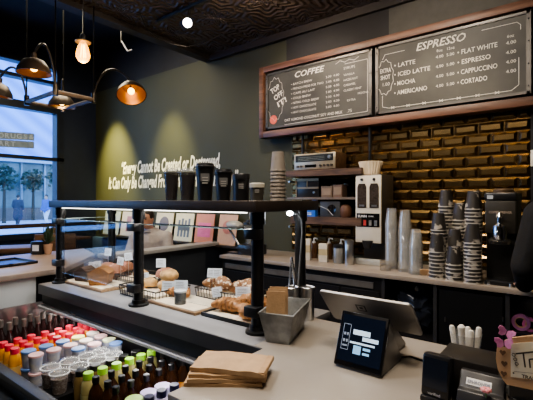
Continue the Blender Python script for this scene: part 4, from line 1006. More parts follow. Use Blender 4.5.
part(MB().lathe([(.06, 0), (.065, .02), (.05, .035)], (0, -.005, bh * .44), 22), 'brew_basket', mat('basket_steel', (.22, .21, .2), .25, .9), br)
part(MB().box(-bw, bw, -.03, .06, 0, .03), 'drip_tray', BLKP, br, bevel=.004)
for s in (-1, 1): part(MB().lathe([(.014, 0), (.012, .02)], (s * bw * .7, -.02, .0), 12), 'foot', STEEL, br)

# ================================================================== ITEMS ON THE SERVICE COUNTER
# galvanised bin
cb = Vector((-.905, 1.293, ZC)); th_ = math.radians(18)
bi = thing('metal_bin', 'tapered galvanised metal bin holding paper bags beside the right post', 'bin', cb, th_, local=True)
def frus(a0, b0, a1, b1, z0, z1): return [(-a0, -b0, z0), (a0, -b0, z0), (a0, b0, z0), (-a0, b0, z0), (-a1, -b1, z1), (a1, -b1, z1), (a1, b1, z1), (-a1, b1, z1)]
m = MB(); o_ = frus(.044, .105, .066, .128, 0, .112); i_ = frus(.041, .102, .063, .125, .004, .112)
vo = [m.bm.verts.new(p) for p in o_]; vi = [m.bm.verts.new(p) for p in i_]
m._f([vo[i] for i in (3, 2, 1, 0)]); m._f([vi[i] for i in (0, 1, 2, 3)])
for k in range(4):
    k2 = (k + 1) % 4; m._f([vo[k], vo[k2], vo[k2 + 4], vo[k + 4]]); m._f([vi[k2], vi[k], vi[k + 4], vi[k2 + 4]]); m._f([vo[k + 4], vo[k2 + 4], vi[k2 + 4], vi[k + 4]])
part(m, 'bin_body', GALV, bi, smooth=False)
part(MB().tube([(-.066, -.128, .112), (.066, -.128, .112), (.066, .128, .112), (-.066, .128, .112)], .004, 8, True), 'rolled_rim', GALV, bi)
for k, (lx, ly, tl, d) in enumerate(((-.035, .03, .05, 'front'), (-.02, .05, .10, 'middle'), (-.005, .07, .12, 'rear'))):
    M = Matrix.Translation(cb) @ Matrix.Rotation(th_, 4, 'Z') @ Matrix.Translation((-.024, -.058 + .02 * k, .006)) @ Matrix.Rotation(.25, 4, 'Z') @ Matrix.Rotation(-.10 + .02 * k, 4, 'X')
    o = solo(MB().box(-.036, .036, -.003, .003, 0, .172 + .005 * k, M), 'paper_sleeve', [KRAFT, KRAFT2, KRAFT][k], 'brown paper sleeve, the %s one standing in the metal bin' % d, 'paper bag', cb, 'paper sleeves in the metal bin')
# steel canister with tongs
for (x, y, d) in ((-1.0, 1.475, 'left steel canister behind the metal bin holding tongs'), (-.945, 1.52, 'right steel canister behind the metal bin')):
    o = solo(MB().lathe([(.028, 0), (.030, .14), (.033, .142), (.030, .145), (.026, .14), (.025, .005)], (0, 0, 0), 22), 'steel_canister', STEEL, d, 'canister', (0, 0, 0)); o.location = (x, y, ZC)
tg2 = thing('tongs', 'long silver tongs standing in the left steel canister', 'tongs', (-1.0, 1.475, ZC + .006), local=True)
for s in (-1, 1): part(MB().tube([(s * .012, 0, 0), (s * .014, .0, .14), (s * .004, 0, .25), (0, 0, .27)], .0045, 6), 'arm', CHROME, tg2)
# paper bag stack at the counter corner
cb2 = pz(226, 377, ZC)
for k in range(4):
    q = MB(); n = 12; Lx, Ly = .112, .066; rr = [.30, .34, .27, .10][k]
    vt = [[q.bm.verts.new((-Lx + 2 * Lx * i / n, -Ly + 2 * Ly * j / 6, .010 + .006 * noise.noise(Vector((i * .35, j * .5, k * 5))) + (.004 if k == 3 else 0) * math.sin(PI * i / n))) for j in range(7)] for i in range(n + 1)]
    vb = [[q.bm.verts.new((v.co.x, v.co.y, 0)) for v in rw] for rw in vt]
    for i in range(n):
        for j in range(6): q._f([vt[i][j], vt[i + 1][j], vt[i + 1][j + 1], vt[i][j + 1]]); q._f([vb[i][j], vb[i][j + 1], vb[i + 1][j + 1], vb[i + 1][j]])
    for i in range(n): q._f([vt[i][0], vb[i][0], vb[i + 1][0], vt[i + 1][0]]); q._f([vt[i + 1][6], vb[i + 1][6], vb[i][6], vt[i][6]])
    for j in range(6): q._f([vt[0][j + 1], vb[0][j + 1], vb[0][j], vt[0][j]]); q._f([vt[n][j], vb[n][j], vb[n][j + 1], vt[n][j + 1]])
    o = thing('paper_bag', 'flat brown paper bag, %s of the counter stack' % ['bottom', 'second from bottom', 'second from top', 'topmost'][k], 'paper bag', (cb2.x + .004 * k, cb2.y + .006 * k, ZC + k * .011), rr + .33, 'brown paper bags stacked on the counter', local=True)
    part(q, 'bag_body', [KRAFT, KRAFT2, KRAFT, KRAFT2][k], o)
    part(MB().box(Lx * .84, Lx * .99, -Ly * .96, Ly * .96, .004, .0135), 'folded_base', KRAFT, o)

# customer display
cd = thing('customer_display', 'black customer display with lit payment screen on the counter', 'display', (-.534, 1.2, ZC), local=True)
def W(x, y, z): return Vector((x + .534, y - 1.2, z - ZC))
dx0, dx1 = -.614, -.455
yb0, zb0, yt0, zt0 = 1.140, ZC + .008, 1.205, 1.085
dv_ = Vector((0, yt0 - yb0, zt0 - zb0)).normalized(); nn = Vector((0, -dv_.z, dv_.y))
A = [W(dx0, yb0, zb0), W(dx1, yb0, zb0), W(dx1, yt0, zt0), W(dx0, yt0, zt0)]
back = [a - nn * .014 for a in A]
part(MB().hexa(A + back), 'screen_housing', BLKG, cd, bevel=.004)
part(MB().prism([(1.145 - 1.2, 0), (1.33 - 1.2, 0), (1.325 - 1.2, .012), (yt0 - 1.2 + .012, zt0 - ZC - .02), (1.15 - 1.2, .01)], dx0 + .534 + .006, dx1 + .534 - .004, Matrix(((0, 0, 1, 0), (1, 0, 0, 0), (0, 1, 0, 0), (0, 0, 0, 1)))), 'stand', mat('stand_grey', (.20, .19, .18), .4, .5), cd, bevel=.003)
def scr(a0, a1, b0, b1, lift=.0008):
    o = A[0]; ex = A[1] - A[0]; ey = A[3] - A[0]
    return [o + ex * a + ey * b + nn * lift for a, b in ((a0, b0), (a1, b0), (a1, b1), (a0, b1))]
part(MB().quad(scr(.06, .95, .10, .94)), 'screen', mat('screen_dark', (.004, .006, .012), .1, emit=.08, ecol=(.03, .05, .1)), cd, smooth=False)
UI = mat('ui_pale', (.6, .75, .9), emit=.45, ecol=(.55, .72, .95)); UI2 = mat('ui_blue', (.3, .6, .9), emit=.35, ecol=(.25, .55, .95)); UI3 = mat('ui_grey', (.3, .35, .45), emit=.1, ecol=(.4, .5, .65))
m = MB().quad(scr(.32, .68, .60, .69, .0014)).quad(scr(.53, .86, .51, .58, .0014)).quad(scr(.28, .80, .435, .47, .0014))
part(m, 'message_bubble', UI, cd, smooth=False)
part(MB().quad(scr(.37, .53, .26, .41, .0014)), 'blue_tile', UI2, cd, smooth=False)
part(MB().quad(scr(.57, .72, .35, .395, .0014)).quad(scr(.57, .71, .27, .31, .0014)), 'button', UI2, cd, smooth=False)
m = MB()
for (a0, a1, b0, b1) in ((.10, .26, .30, .31), (.10, .26, .76, .77), (.10, .11, .30, .77), (.25, .26, .30, .77), (.13, .23, .36, .39), (.13, .17, .44, .49), (.19, .23, .44, .49), (.13, .17, .56, .61), (.19, .23, .56, .61)): m.quad(scr(a0, a1, b0, b1, .0014))
part(m, 'menu_outline', UI3, cd, smooth=False)
m = MB(); ex = (A[1] - A[0]).normalized(); ey = (A[3] - A[0]).normalized()
for a, b, s_ in ((.345, .625, 'How was it?'), (.55, .53, 'Great')):
    m.text(s_, .008, A[0] + (A[1] - A[0]) * a + (A[3] - A[0]) * b + nn * .0018, X=ex, Y=ey)
m.bm.free()
part(MB().tube([W(-.47, 1.32, ZC + .006), W(-.44, 1.36, ZC + .004), W(-.38, 1.345, ZC + .004), W(-.32, 1.33, ZC + .004), W(-.26, 1.36, ZC + .004)], .0035, 6), 'cable', BLKP, cd)
# register tablet with its back toward us
rt = thing('register_tablet', 'silver-backed register tablet leaning away behind the customer display', 'tablet', (-.56, 1.33, ZC), local=True)
def W2(x, y, z): return Vector((x + .56, y - 1.33, z - ZC))
tx0_, tx1_ = -.722, -.397; top = (1.232, 1.128); bot = (1.35, 1.003)
d = Vector((0, bot[0] - top[0], bot[1] - top[1])).normalized(); n_ = Vector((0, d.z, -d.y))  # toward viewer/down
if n_.y > 0: n_ = -n_
A2 = [W2(tx0_, *bot), W2(tx1_, *bot), W2(tx1_, *top), W2(tx0_, *top)]
def rrect(P, r, n=5):
    O = P[0]; ex = P[1] - P[0]; ey = P[3] - P[0]; w_, h_ = ex.length, ey.length; ex.normalize(); ey.normalize(); out = []
    for cx_, cy_, a0 in ((r, r, PI), (w_ - r, r, 1.5 * PI), (w_ - r, h_ - r, 0), (r, h_ - r, .5 * PI)):
        for k in range(n + 1): a = a0 + k * PI / 2 / n; out.append(O + ex * (cx_ + r * math.cos(a)) + ey * (cy_ + r * math.sin(a)))
    return out
P_ = rrect(A2, .014)
m = MB(); va = [m.bm.verts.new(p) for p in P_]; vb = [m.bm.verts.new(p - n_ * .009) for p in P_]; m._f(va); m._f(vb[::-1])
for i in range(len(P_)): j = (i + 1) % len(P_); m._f([va[i], va[j], vb[j], vb[i]])
part(m, 'tablet_body', ALU, rt, bevel=.001)
c = (A2[0] + A2[1] + A2[2] + A2[3]) / 4 + Vector((-.02, 0, 0)) + (A2[3] - A2[0]) * .13
ex = (A2[1] - A2[0]).normalized(); ey = (A2[3] - A2[0]).normalized(); m = MB(); s = .018
for a0, a1, b0, b1 in ((-1, 1, .7, 1), (-1, 1, -1, -.7), (-1, -.7, -1, 1), (.7, 1, -1, 1), (-.35, .35, -.35, .35)):
    m.quad([c + ex * a * s + ey * b * s + n_ * .0006 for a, b in ((a0, b0), (a1, b0), (a1, b1), (a0, b1))])
part(m, 'square_emblem', mat('emblem_dark', (.02, .02, .022), .4), rt, smooth=False)
part(MB().prism([(1.30 - 1.33, 0), (1.46 - 1.33, 0), (1.46 - 1.33, .012), (1.345 - 1.33, .105), (1.315 - 1.33, .118)], -.07, .07, Matrix(((0, 0, 1, 0), (1, 0, 0, 0), (0, 1, 0, 0), (0, 0, 0, 1)))), 'stand', mat('stand_grey', (.20, .19, .18), .4, .5), rt, bevel=.004)

# card terminal
ct = thing('card_terminal', 'black card payment terminal standing in front of the receipt printer', 'card reader', (-.292, 1.09, ZC), math.radians(-6), local=True)
M = Matrix.Rotation(-.14, 4, 'X')
part(MB().box(-.037, .037, -.005, .030, .012, .124, M), 'housing', BLKP, ct, bevel=.009)
part(MB().box(-.031, .031, -.0065, -.005, .038, .114, M), 'screen', mat('term_screen', (.012, .016, .026), .12), ct, smooth=False)
part(MB().text('verified', .011, M @ Vector((0, -.0066, .022)), X=(1, 0, 0), Y=M.to_3x3() @ Vector((0, 0, 1)), align='CENTER'), 'brand_lettering', mat('print_white', (.6, .6, .6), .5), ct, smooth=False)
part(MB().box(-.035, .035, -.01, .05, 0, .016), 'foot', BLKP, ct, bevel=.004)
# receipt printer
rp_ = thing('receipt_printer', 'black stepped receipt printer with a white label strip', 'printer', (-.225, 1.18, ZC), local=True)
part(MB().box(-.072, .072, -.038, .088, 0, .110), 'body', mat('printer_black', (.02, .018, .017), .38), rp_, bevel=.005)
part(MB().prism([(-.115, 0), (-.038, 0), (-.038, .094), (-.060, .096), (-.085, .062), (-.100, .060), (-.115, .03)], -.010, .090, Matrix(((0, 0, 1, 0), (1, 0, 0, 0), (0, 1, 0, 0), (0, 0, 0, 1)))), 'front_cover', mat('printer_front', (.03, .03, .032), .35), rp_, bevel=.003)
sl0 = Vector((0, -.060, .096)); sl1 = Vector((0, -.085, .062)); sd = (sl0 - sl1).normalized(); sn = Vector((0, -sd.z, sd.y))
def on(x, k): return sl1 + (sl0 - sl1) * k + Vector((x, 0, 0)) + sn * .001
part(MB().quad([on(.006, .2), on(.062, .2), on(.062, .6), on(.006, .6)]), 'label_strip', WHITE, rp_, smooth=False)
part(MB().text('EPHRONDE', .011, on(.009, .29) + sn * .0008, X=(1, 0, 0), Y=sd, width=.05, bold=.0003), 'label_lettering', INK, rp_, smooth=False)
# pink flower figure
o = thing('flower_pick', 'small pink flower stuck before the printer front', 'flower', (-.170, 1.072, ZC + .0605), local=True)
part(MB().tube([(0, 0, 0), (0, 0, .016)], .002, 6), 'stem', mat('stem_green', (.1, .2, .08), .6), o)
m = MB()
for k in range(6): a = k * PI / 3; m.ball((.007 * math.cos(a), .007 * math.sin(a), .018), (.006, .006, .005), 8, 6)
part(m, 'petals', mat('petal_pink', (.75, .28, .30), .5), o)
# utensils in a clear cup
p = py(466, 340, 1.42)
cu = solo(MB().lathe([(.035, 0), (.048, .10), (.046, .10), (.033, .004)], (0, 0, 0), 22), 'clear_utensil_cup', CLEARP, 'clear plastic cup of wrapped utensils behind the printer', 'cup', (0, 0, 0)); cu.location = (p.x, 1.42, ZC)
for k, (u, vt, dy, d) in enumerate(((452, 325, 0, 'leftmost'), (461.5, 324.5, -.015, 'wide one second from left'), (468, 326.5, .02, 'thin one in the middle'), (471, 330, -.012, 'short one right of the middle'), (479, 327, .0, 'rightmost'))):
    q = py(u, vt, 1.42 + dy); zt = q.z; bx = p.x + (q.x - p.x) * .7
    m = MB().tube([(bx - q.x, -dy * .5, ZC + .008 - zt + .0), (0, 0, -.008), (0, 0, -.002), (0, 0, 0)], [.006, .0088 if k != 1 else .0115, .007, .003], 12)
    solo(m, 'wrapped_utensil', mat('wrap_white', (.66, .64, .60), .6), 'white wrapped utensil, %s in the clear cup' % d, 'utensil', (0, 0, 0), 'wrapped utensils in the clear cup').location = (q.x, 1.42 + dy, zt)
# wooden sign with paper and butterflies
ws = thing('wooden_sign', 'round-edged pale wood sign with a white handwritten note', 'sign', py(520, 385, 1.10).xy.to_3d() + Vector((0, 0, ZC)), 0, local=True)
ox, oy = ws.location.x, ws.location.y
def sp2(u, v): q = py(u, v, 1.10); return (q.x - ox, q.z - ZC)
MX = Matrix(((1, 0, 0, 0), (0, 0, 1, 0), (0, 1, 0, 0), (0, 0, 0, 1)))
poly = [sp2(u, v) for u, v in ((512, 337.5), (503, 341), (497, 348), (496, 358), (498, 369), (503, 379), (507, 384), (545, 392), (560, 385), (566, 365), (560, 345), (545, 334))]
part(MB().prism(poly, -.004, .004, MX), 'board', mat('board_tan', (.46, .29, .16), .7, var=.1, scale=25), ws, smooth=False)
pp = [sp2(u, v) for u, v in ((511, 343), (511, 376), (550, 381), (550, 340))]
part(MB().prism(pp, -.0055, -.0042, MX), 'paper_note', mat('note_cream', (.70, .64, .50), .7), ws, smooth=False)
m = MB(); a = sp2(519, 365); 
def stroke(u0, v0, u1, v1, th=.0016):
    p = Vector((sp2(u0, v0)[0], -.0062, sp2(u0, v0)[1])); q = Vector((sp2(u1, v1)[0], -.0062, sp2(u1, v1)[1])); d_ = (q - p).normalized(); n2 = Vector((d_.z, 0, -d_.x)) * th
    m.quad([p + n2, q + n2, q - n2, p - n2])
stroke(516, 353, 535, 351); stroke(523.5, 352.5, 525.5, 366.5); stroke(529.5, 358.5, 536, 358); stroke(529.5, 358.5, 530.5, 367); stroke(514, 370.5, 545, 373.5, .0004)
a = sp2(522, 376.5); m.text('TRANS', .011, (a[0], -.0062, a[1]), bold=.0003); a = sp2(512.5, 374); m.text('\u2022', .016, (a[0], -.0062, a[1]))
for k in range(3): a = sp2(514 + k * 1.5, 354 + k * 4.5); m.lathe([(.004, 0), (.004, .0004), (.0028, .0004), (.0028, 0)], (a[0], -.0062, a[1]), 10, Matrix.Rotation(PI / 2, 3, 'X'), cap=False)
part(m, 'handwriting', mat('ink_dark', (.05, .04, .035), .6), ws, smooth=False)
for k, (u, v) in enumerate(((503, 352), (504.5, 363), (504, 373))):
    a = sp2(u, v); h = .0075; m = MB().prism([(a[0] + h * x, a[1] + h * y) for x, y in ((0, -1), (.9, .1), (.7, .7), (.3, .75), (0, .4), (-.3, .75), (-.7, .7), (-.9, .1))], -.0052, -.0042, MX)
    part(m, 'heart', mat('heart_brown', (.14, .075, .04), .6), ws, smooth=False)
a = sp2(515, 383); part(MB().box(a[0] - .012, a[0] + .05, .004, .03, 0, a[1] + .02), 'easel', BLKP, ws)
for k, (u, v, s, rz) in enumerate(((506.5, 332.5, .019, .32), (504, 343, .020, -.08))):
    q = py(u, v, 1.088); o = thing('butterfly', 'pink butterfly ornament, the %s one on the wooden sign' % ['upper', 'lower'][k], 'butterfly', q, 0, 'butterfly ornaments', local=True)
    Mr = Matrix.Rotation(rz, 4, 'Y') @ MX @ Matrix.Diagonal((1, .72, 1, 1))
    for sd_ in (-1, 1):
        m = MB().prism([(sd_ * s * x, s * y) for x, y in ((0, -.35), (.4, -.8), (.75, -.7), (.75, -.15), (1.0, .25), (.95, .8), (.5, .8), (0, .3))], -.001, .001, Mr @ Matrix.Rotation(sd_ * .25, 4, 'Y'))
        part(m, 'wing', mat('wing_pink', (.66, .16, .42), .5, col2=(.8, .35, .6), scale=80), o, smooth=False)
    part(MB().tube([Mr @ Vector((0, -.6 * s, 0)), Mr @ Vector((0, .5 * s, 0))], .0016, 6), 'body', BLKP, o)
part(MB().tube([sp2_ for sp2_ in [Vector((sp2(512, 350)[0], 0.006, sp2(512, 350)[1])), Vector((sp2(507, 340)[0], .004, sp2(507, 332)[1]))]], .0012, 6), 'butterfly_wire', STEEL, ws)
# bowl in front
q = pz(534, 394, ZC + .055)
o = solo(MB().lathe([(.035, 0), (.060, .035), (.070, .062), (.074, .063), (.067, .060), (.056, .034), (.02, .008)], (0, 0, 0), 32), 'metal_bowl', mat('bowl_grey', (.16, .165, .165), .45, .4), 'round grey metal bowl at the lower right corner', 'bowl', (0, 0, 0)); o.location = (q.x + .012, q.y - .02, ZC)

# ================================================================== CHANDELIER, PENDANT, TRACK
ch = thing('chandelier', 'black hanging light frame with four gooseneck shades by the window', 'chandelier', (-3.68, 1.7, 2.34))
FX0, FX1, FY0, FY1, FZ = -3.95, -3.39, 1.54, 1.87, 2.34
FB = mat('frame_bar', (.16, .13, .11), .5, .3)
for a, b in (((FX0, FY0), (FX1, FY0)), ((FX1, FY0), (FX1, FY1)), ((FX1, FY1), (FX0, FY1)), ((FX0, FY1), (FX0, FY0))):
    part(MB().tube([(*a, FZ), (*b, FZ)], .019, 8), 'frame_bar', FB, ch)
for a in ((FX0, FY0), (FX1, FY0), (FX1, FY1), (FX0, FY1)):
    part(MB().tube([(*a, FZ - .02), (*a, 3.8)], .006, 6), 'hanging_rod', mat('rod_matte', (.006, .006, .006), .95, spec=.1), ch)
    part(MB().lathe([(.022, -.03), (.022, .06)], (*a, FZ), 12), 'fitting', BLKM, ch)
def goose(corner, sc_, ax):      # arm from corner, shade at sc_, facing direction ax (down-ish)
    c = Vector((*corner, FZ + .03)); s = Vector(sc_); d = Vector(ax).normalized(); topp = s - d * .10
    hi = max(c.z, topp.z) + .14
    pts = []
    for k in range(13):
        u = k / 12; p = c.lerp(topp, u ** 1.3); p.z = (1 - u) ** 2 * c.z + 2 * u * (1 - u) * (hi + .14) + u * u * topp.z; pts.append(p)
    part(MB().tube(pts, .010, 8), 'gooseneck', BLKM, ch)
    Rm = d.to_track_quat('Z', 'Y').to_matrix()
    sh = part(MB().lathe([(.02, -.10), (.024, -.06), (.075, -.04), (.115, .02), (.125, .06), (.120, .06), (.11, .022), (.07, -.034), (.02, -.05)], s, 28, Rm, cap=False), 'shade', BRONZE, ch)
    ins = MB().lathe([(.1185, .058), (.1085, .02), (.068, -.032), (.01, -.045)], s, 28, Rm, cap=False).build('shade_lining', BRASSD, None, origin=ch.location); ins.parent = sh; ins.location = (0, 0, 0)
    bb = MB().ball(s + d * .015, .028, 14, 10).build('bulb', BULBM, None, origin=ch.location); bb.parent = sh; bb.location = (0, 0, 0)
    lamp('shade_lamp', 'SPOT', s + d * .05, 9, (1, .62, .28), .03, s + d, 140, .6)
goose((FX1, FY0), pt(34, 66, 3.10), (0, 0, -1))
goose((FX0, FY0), pt(-2, 89, 3.55), (-.15, -.1, -1))
goose((FX0, FY1), pt(62, 101, 3.85), (0, 0, -1))
goose((FX1, FY1), pt(131, 90, 3.45), (.55, -.25, -1))
bp = pt(83, 50, 3.0)
pb_ = thing('pendant_bulb', 'glowing amber filament bulb hanging by itself near the chandelier', 'light bulb', bp)
part(MB().tube([bp + Vector((0, 0, .09)), (bp.x, bp.y, 3.8)], .004, 6), 'cord', BLKP, pb_)
part(MB().lathe([(.018, .06), (.022, .10), (.012, .12)], bp, 14), 'socket', BLKM, pb_)
part(MB().lathe([(.055, .055), (.058, .062), (.02, .07)], bp, 20), 'collar', mat('collar_brass', (.45, .32, .15), .4, .6), pb_)
part(MB().lathe([(.02, .06), (.038, .02), (.050, -.03), (.050, -.055), (.032, -.085), (.008, -.097)], bp, 22), 'glass_envelope', FILM, pb_)
fl_ = MB()
for k in range(5): a = k * 2 * PI / 5; fl_.tube([bp + Vector((.010 * math.cos(a), .010 * math.sin(a), .04)), bp + Vector((.02 * math.cos(a), .02 * math.sin(a), -.055))], .003, 6)
part(fl_, 'filament', BULBM, pb_)
lamp('pendant_light', 'POINT', bp + Vector((0, 0, -.11)), 5, (1, .6, .25), .04)
# track and spots on tin ceiling
tkA, tkB = pz(158, 21, 3.152), pz(205, -3, 3.152)
tk = thing('lighting_track', 'black lighting track with one lit spotlight on the pressed ceiling', 'track light', (tkA.x, tkA.y, 3.152))
part(MB().tube([tkA, (tkB.x + .3, tkA.y, 3.152)], .022, 6), 'track', BLKM, tk)
hp = pz(187, 23, 3.0); ddir = (Vector((0.3, .6, 1.9)) - hp).normalized(); Rm = ddir.to_track_quat('Z', 'Y').to_matrix()
part(MB().tube([(hp.x, tkA.y, 3.12), hp], .012, 8), 'stem', BLKM, tk)
hd = part(MB().lathe([(.035, -.14), (.045, -.12), (.045, .02), (.040, .02)], hp, 18, Rm), 'lamp_head', mat('head_blue', (.02, .03, .06), .3), tk)
le_ = MB().lathe([(.038, .021), (.038, .024)], hp, 18, Rm).build('lens', mat('lens_glow', (1, .95, .85), emit=14, ecol=(1, .93, .8)), None, origin=tk.location); le_.parent = hd; le_.location = (0, 0, 0)
b0 = pz(124, 41, 3.0)
lb_ = thing('bracket_light', 'thin pale bracket hanging from the dark ceiling near the beam', 'bracket', (b0.x, b0.y, 3.0))
b1_, b2_, b3_ = pz(121.5, 41, 3.05), pt(127.5, 51, (pz(124, 45, 3.0) - Vector((0, 0, CAMZ))).dot(F)), pt(132, 49.5, (pz(124, 45, 3.0) - Vector((0, 0, CAMZ))).dot(F))
part(MB().tube([b1_, b2_, b3_], .007, 6), 'bracket_rod', mat('bracket_pale', (.55, .55, .55), .4, emit=.12), lb_)
part(MB().tube([b1_, (b1_.x, b1_.y, 3.8)], .008, 6), 'drop_rod', BLKM, lb_)
cp = [pz(u, v, z) for u, v, z in ((140, 14, 3.15), (146, 28, 3.12), (157, 37, 3.08), (172, 44, 3.05), (186, 46.5, 3.05), (202, 44, 3.08), (214, 38, 3.13), (222, 34, 3.15))]
solo(MB().tube(cp, .008, 8), 'ceiling_cable', BLKP, 'loose black cable drooping below the pressed ceiling near the beam', 'cable', cp[0])

# ================================================================== PEOPLE
def body(bones, balls, name, mt, parent, vox, sm=3):
    m = MB()
    for a, b, ra, rb in bones: m.caps(a, b, ra, rb)
    for c, r in balls: m.ball(c, r, 16, 12)
    return part(m, name, mt, parent, remesh=vox, smoothit=sm)
def mir(L_): return [((-a[0], a[1], a[2]), (-b[0], b[1], b[2]), ra, rb) for a, b, ra, rb in L_]
def head(o, c, mt_hair, s=1.0, vox=None):
    cx, cy, cz = c
    return [((cx, cy, cz), (.072 * s, .088 * s, .112 * s)), ((cx, cy - .035 * s, cz - .055 * s), (.052 * s, .055 * s, .055 * s)), ((cx, cy - .092 * s, cz - .022 * s), (.012 * s, .018 * s, .022 * s)),
            ((cx - .073 * s, cy + .005, cz - .01), (.01, .02, .03)), ((cx + .073 * s, cy + .005, cz - .01), (.01, .02, .03))]
def hair_mb(c, s=1.0, back=.0):
    m = MB().ball((c[0], c[1] + .016 * s, c[2] + .03 * s), (.080 * s, .092 * s, .098 * s), 18, 12)
    for v in m.bm.verts:
        if v.co.y < c[1] - .045 * s and v.co.z < c[2] + .055 * s: v.co.y = c[1] - .03 * s
    return m.jitter(.006, 40, 2)
def face(o, c, s=1.0):
    for sx in (-1, 1):
        part(MB().ball((c[0] + sx * .030 * s, c[1] - .082 * s, c[2] + .004), (.012 * s, .008 * s, .007 * s), 10, 8), 'eye', mat('eye_dark', (.03, .025, .025), .2), o)
        part(MB().box(c[0] + sx * .030 * s - .016 * s, c[0] + sx * .030 * s + .016 * s, c[1] - .094 * s, c[1] - .084 * s, c[2] + .019 * s, c[2] + .025 * s), 'eyebrow', HAIR, o)
    part(MB().ball((c[0], c[1] - .089 * s, c[2] - .062 * s), (.022 * s, .008 * s, .006 * s), 10, 6), 'mouth', mat('lips', (.30, .11, .09), .5), o)
def fingers(wr, dirv, side, up=(0, 0, 1)):
    d = Vector(dirv).normalized(); u = Vector(up); s = d.cross(u).normalized() * side; w_ = Vector(wr); B = [(tuple(w_), tuple(w_ + d * .075), .024, .032)]
    for k, (off, ln) in enumerate(((-.027, .062), (-.009, .072), (.009, .068), (.027, .052))):
        b = w_ + d * .085 + s * off; mid = b + d * ln * .55 - u * .006; B += [(tuple(b), tuple(mid), .0090, .0085), (tuple(mid), tuple(mid + d * ln * .45 - u * .014), .0085, .007)]
    b = w_ + d * .03 - s * .026; B += [(tuple(b), tuple(b - s * .026 + d * .032), .011, .010), (tuple(b - s * .026 + d * .032), tuple(b - s * .030 + d * .062), .0095, .0075)]
    return B
# seated man (local: faces -Y)
mp = pt(151, 200, 4.6)
man = thing('person', 'seated man in a pale shirt looking down behind the pastry case', 'person', (mp.x, mp.y, 0), math.radians(28), local=True)
hc = (-.02, -.07, 1.235)
arm = [((.19, 0, 1.03), (.25, -.06, .78), .05, .042), ((.25, -.06, .78), (.15, -.30, .655), .042, .028)]
leg = [((.09, 0, .52), (.13, -.42, .53), .085, .062), ((.13, -.42, .53), (.13, -.40, .10), .058, .04), ((.13, -.38, .05), (.13, -.54, .04), .04, .035)]
tor = [((0, 0, .52), (0, 0, .78), .15, .15), ((0, 0, .78), (0, 0, .98), .15, .15), ((-.13, 0, 1.0), (.13, 0, 1.0), .085, .085)]
body(tor + [((0, 0, 1.02), (-.01, -.045, 1.17), .058, .05)] + arm + mir(arm) + leg + mir(leg) + fingers((.15, -.30, .655), (-.4, -1, -.1), 1) + fingers((-.15, -.30, .655), (.4, -1, -.1), -1), head(None, hc, None), 'body', SKIN, man, .009)
gr_ = lambda L_, k: [(a, b, ra + k, rb + k) for a, b, ra, rb in L_]
body(gr_(tor, .018) + gr_(arm[:1], .022) + gr_(mir(arm)[:1], .022) + gr_([arm[1], mir(arm)[1]], .016) + [((-.075, -.0, 1.06), (.075, -.0, 1.06), .06, .06)], [], 'shirt', SHIRT, man, .012)
body(gr_(leg[:2], .015) + gr_(mir(leg)[:2], .015) + [((0, 0, .5), (0, 0, .58), .165, .165)], [], 'trousers', DENIM, man, .014)
body(gr_(leg[2:], .012) + gr_(mir(leg)[2:], .012), [], 'shoes', BLKP, man, .012)
part(hair_mb(hc), 'hair', HAIR, man); face(man, hc)
part(MB().prism([(-.05, -.12), (0, -.16), (-.004, -.115), (-.045, -.08)], 1.09, 1.10).prism([(.05, -.12), (0, -.16), (.004, -.115), (.045, -.08)], 1.09, 1.10), 'collar', SHIRT, man)
st = thing('stool', 'low stool under the seated man', 'stool', (mp.x, mp.y, 0), math.radians(28), local=True)
part(MB().box(-.18, .18, -.16, .18, .33, .365), 'seat', WOODST, st, bevel=.006)
for sx in (-1, 1):
    for sy in (-1, 1): part(MB().tube([(sx * .16, sy * .14, 0), (sx * .13, sy * .12, .33)], .018, 8), 'leg', WOODST, st)
# barista (local faces -Y, turned so he faces +Y, at the right edge)
ba = thing('person', 'barista in a black long-sleeved top at the right edge', 'person', (.045, 2.38, 0), PI, local=True)
hc = (0, -.02, 1.60)
armL = [((.19, 0, 1.38), (.25, .03, 1.12), .052, .044), ((.25, .03, 1.12), (.27, -.24, .985), .042, .030)]
armR = [((-.19, 0, 1.38), (-.25, .03, 1.12), .052, .044), ((-.25, .03, 1.12), (-.20, -.22, 1.0), .042, .030)]
leg = [((.09, 0, .92), (.10, -.01, .50), .088, .062), ((.10, -.01, .50), (.10, .02, .09), .06, .04), ((.10, .02, .05), (.10, -.14, .04), .042, .036)]
tor = [((0, 0, .92), (0, 0, 1.12), .14, .135), ((0, 0, 1.12), (0, 0, 1.3), .135, .145), ((-.13, 0, 1.35), (.13, 0, 1.35), .08, .08)]
body(tor + [((0, 0, 1.36), (0, -.01, 1.52), .056, .05)] + armL + armR + leg + mir(leg) + fingers((.27, -.24, .985), (0, -1, -.25), 1) + fingers((-.20, -.22, 1.0), (0, -1, -.25), -1), head(None, hc, None), 'body', SKIN, ba, .008)
body(gr_(tor, .02) + gr_(armL, .018) + gr_(armR, .018), [], 'black_top', CLOTHB, ba, .012)
body(gr_(leg[:2], .015) + gr_(mir(leg)[:2], .015) + [((0, 0, .9), (0, 0, .98), .155, .155)], [], 'trousers', DENIM, ba, .014)
body(gr_(leg[2:], .012) + gr_(mir(leg)[2:], .012), [], 'shoes', BLKP, ba, .012)
part(hair_mb(hc), 'hair', HAIR, ba); face(ba, hc)
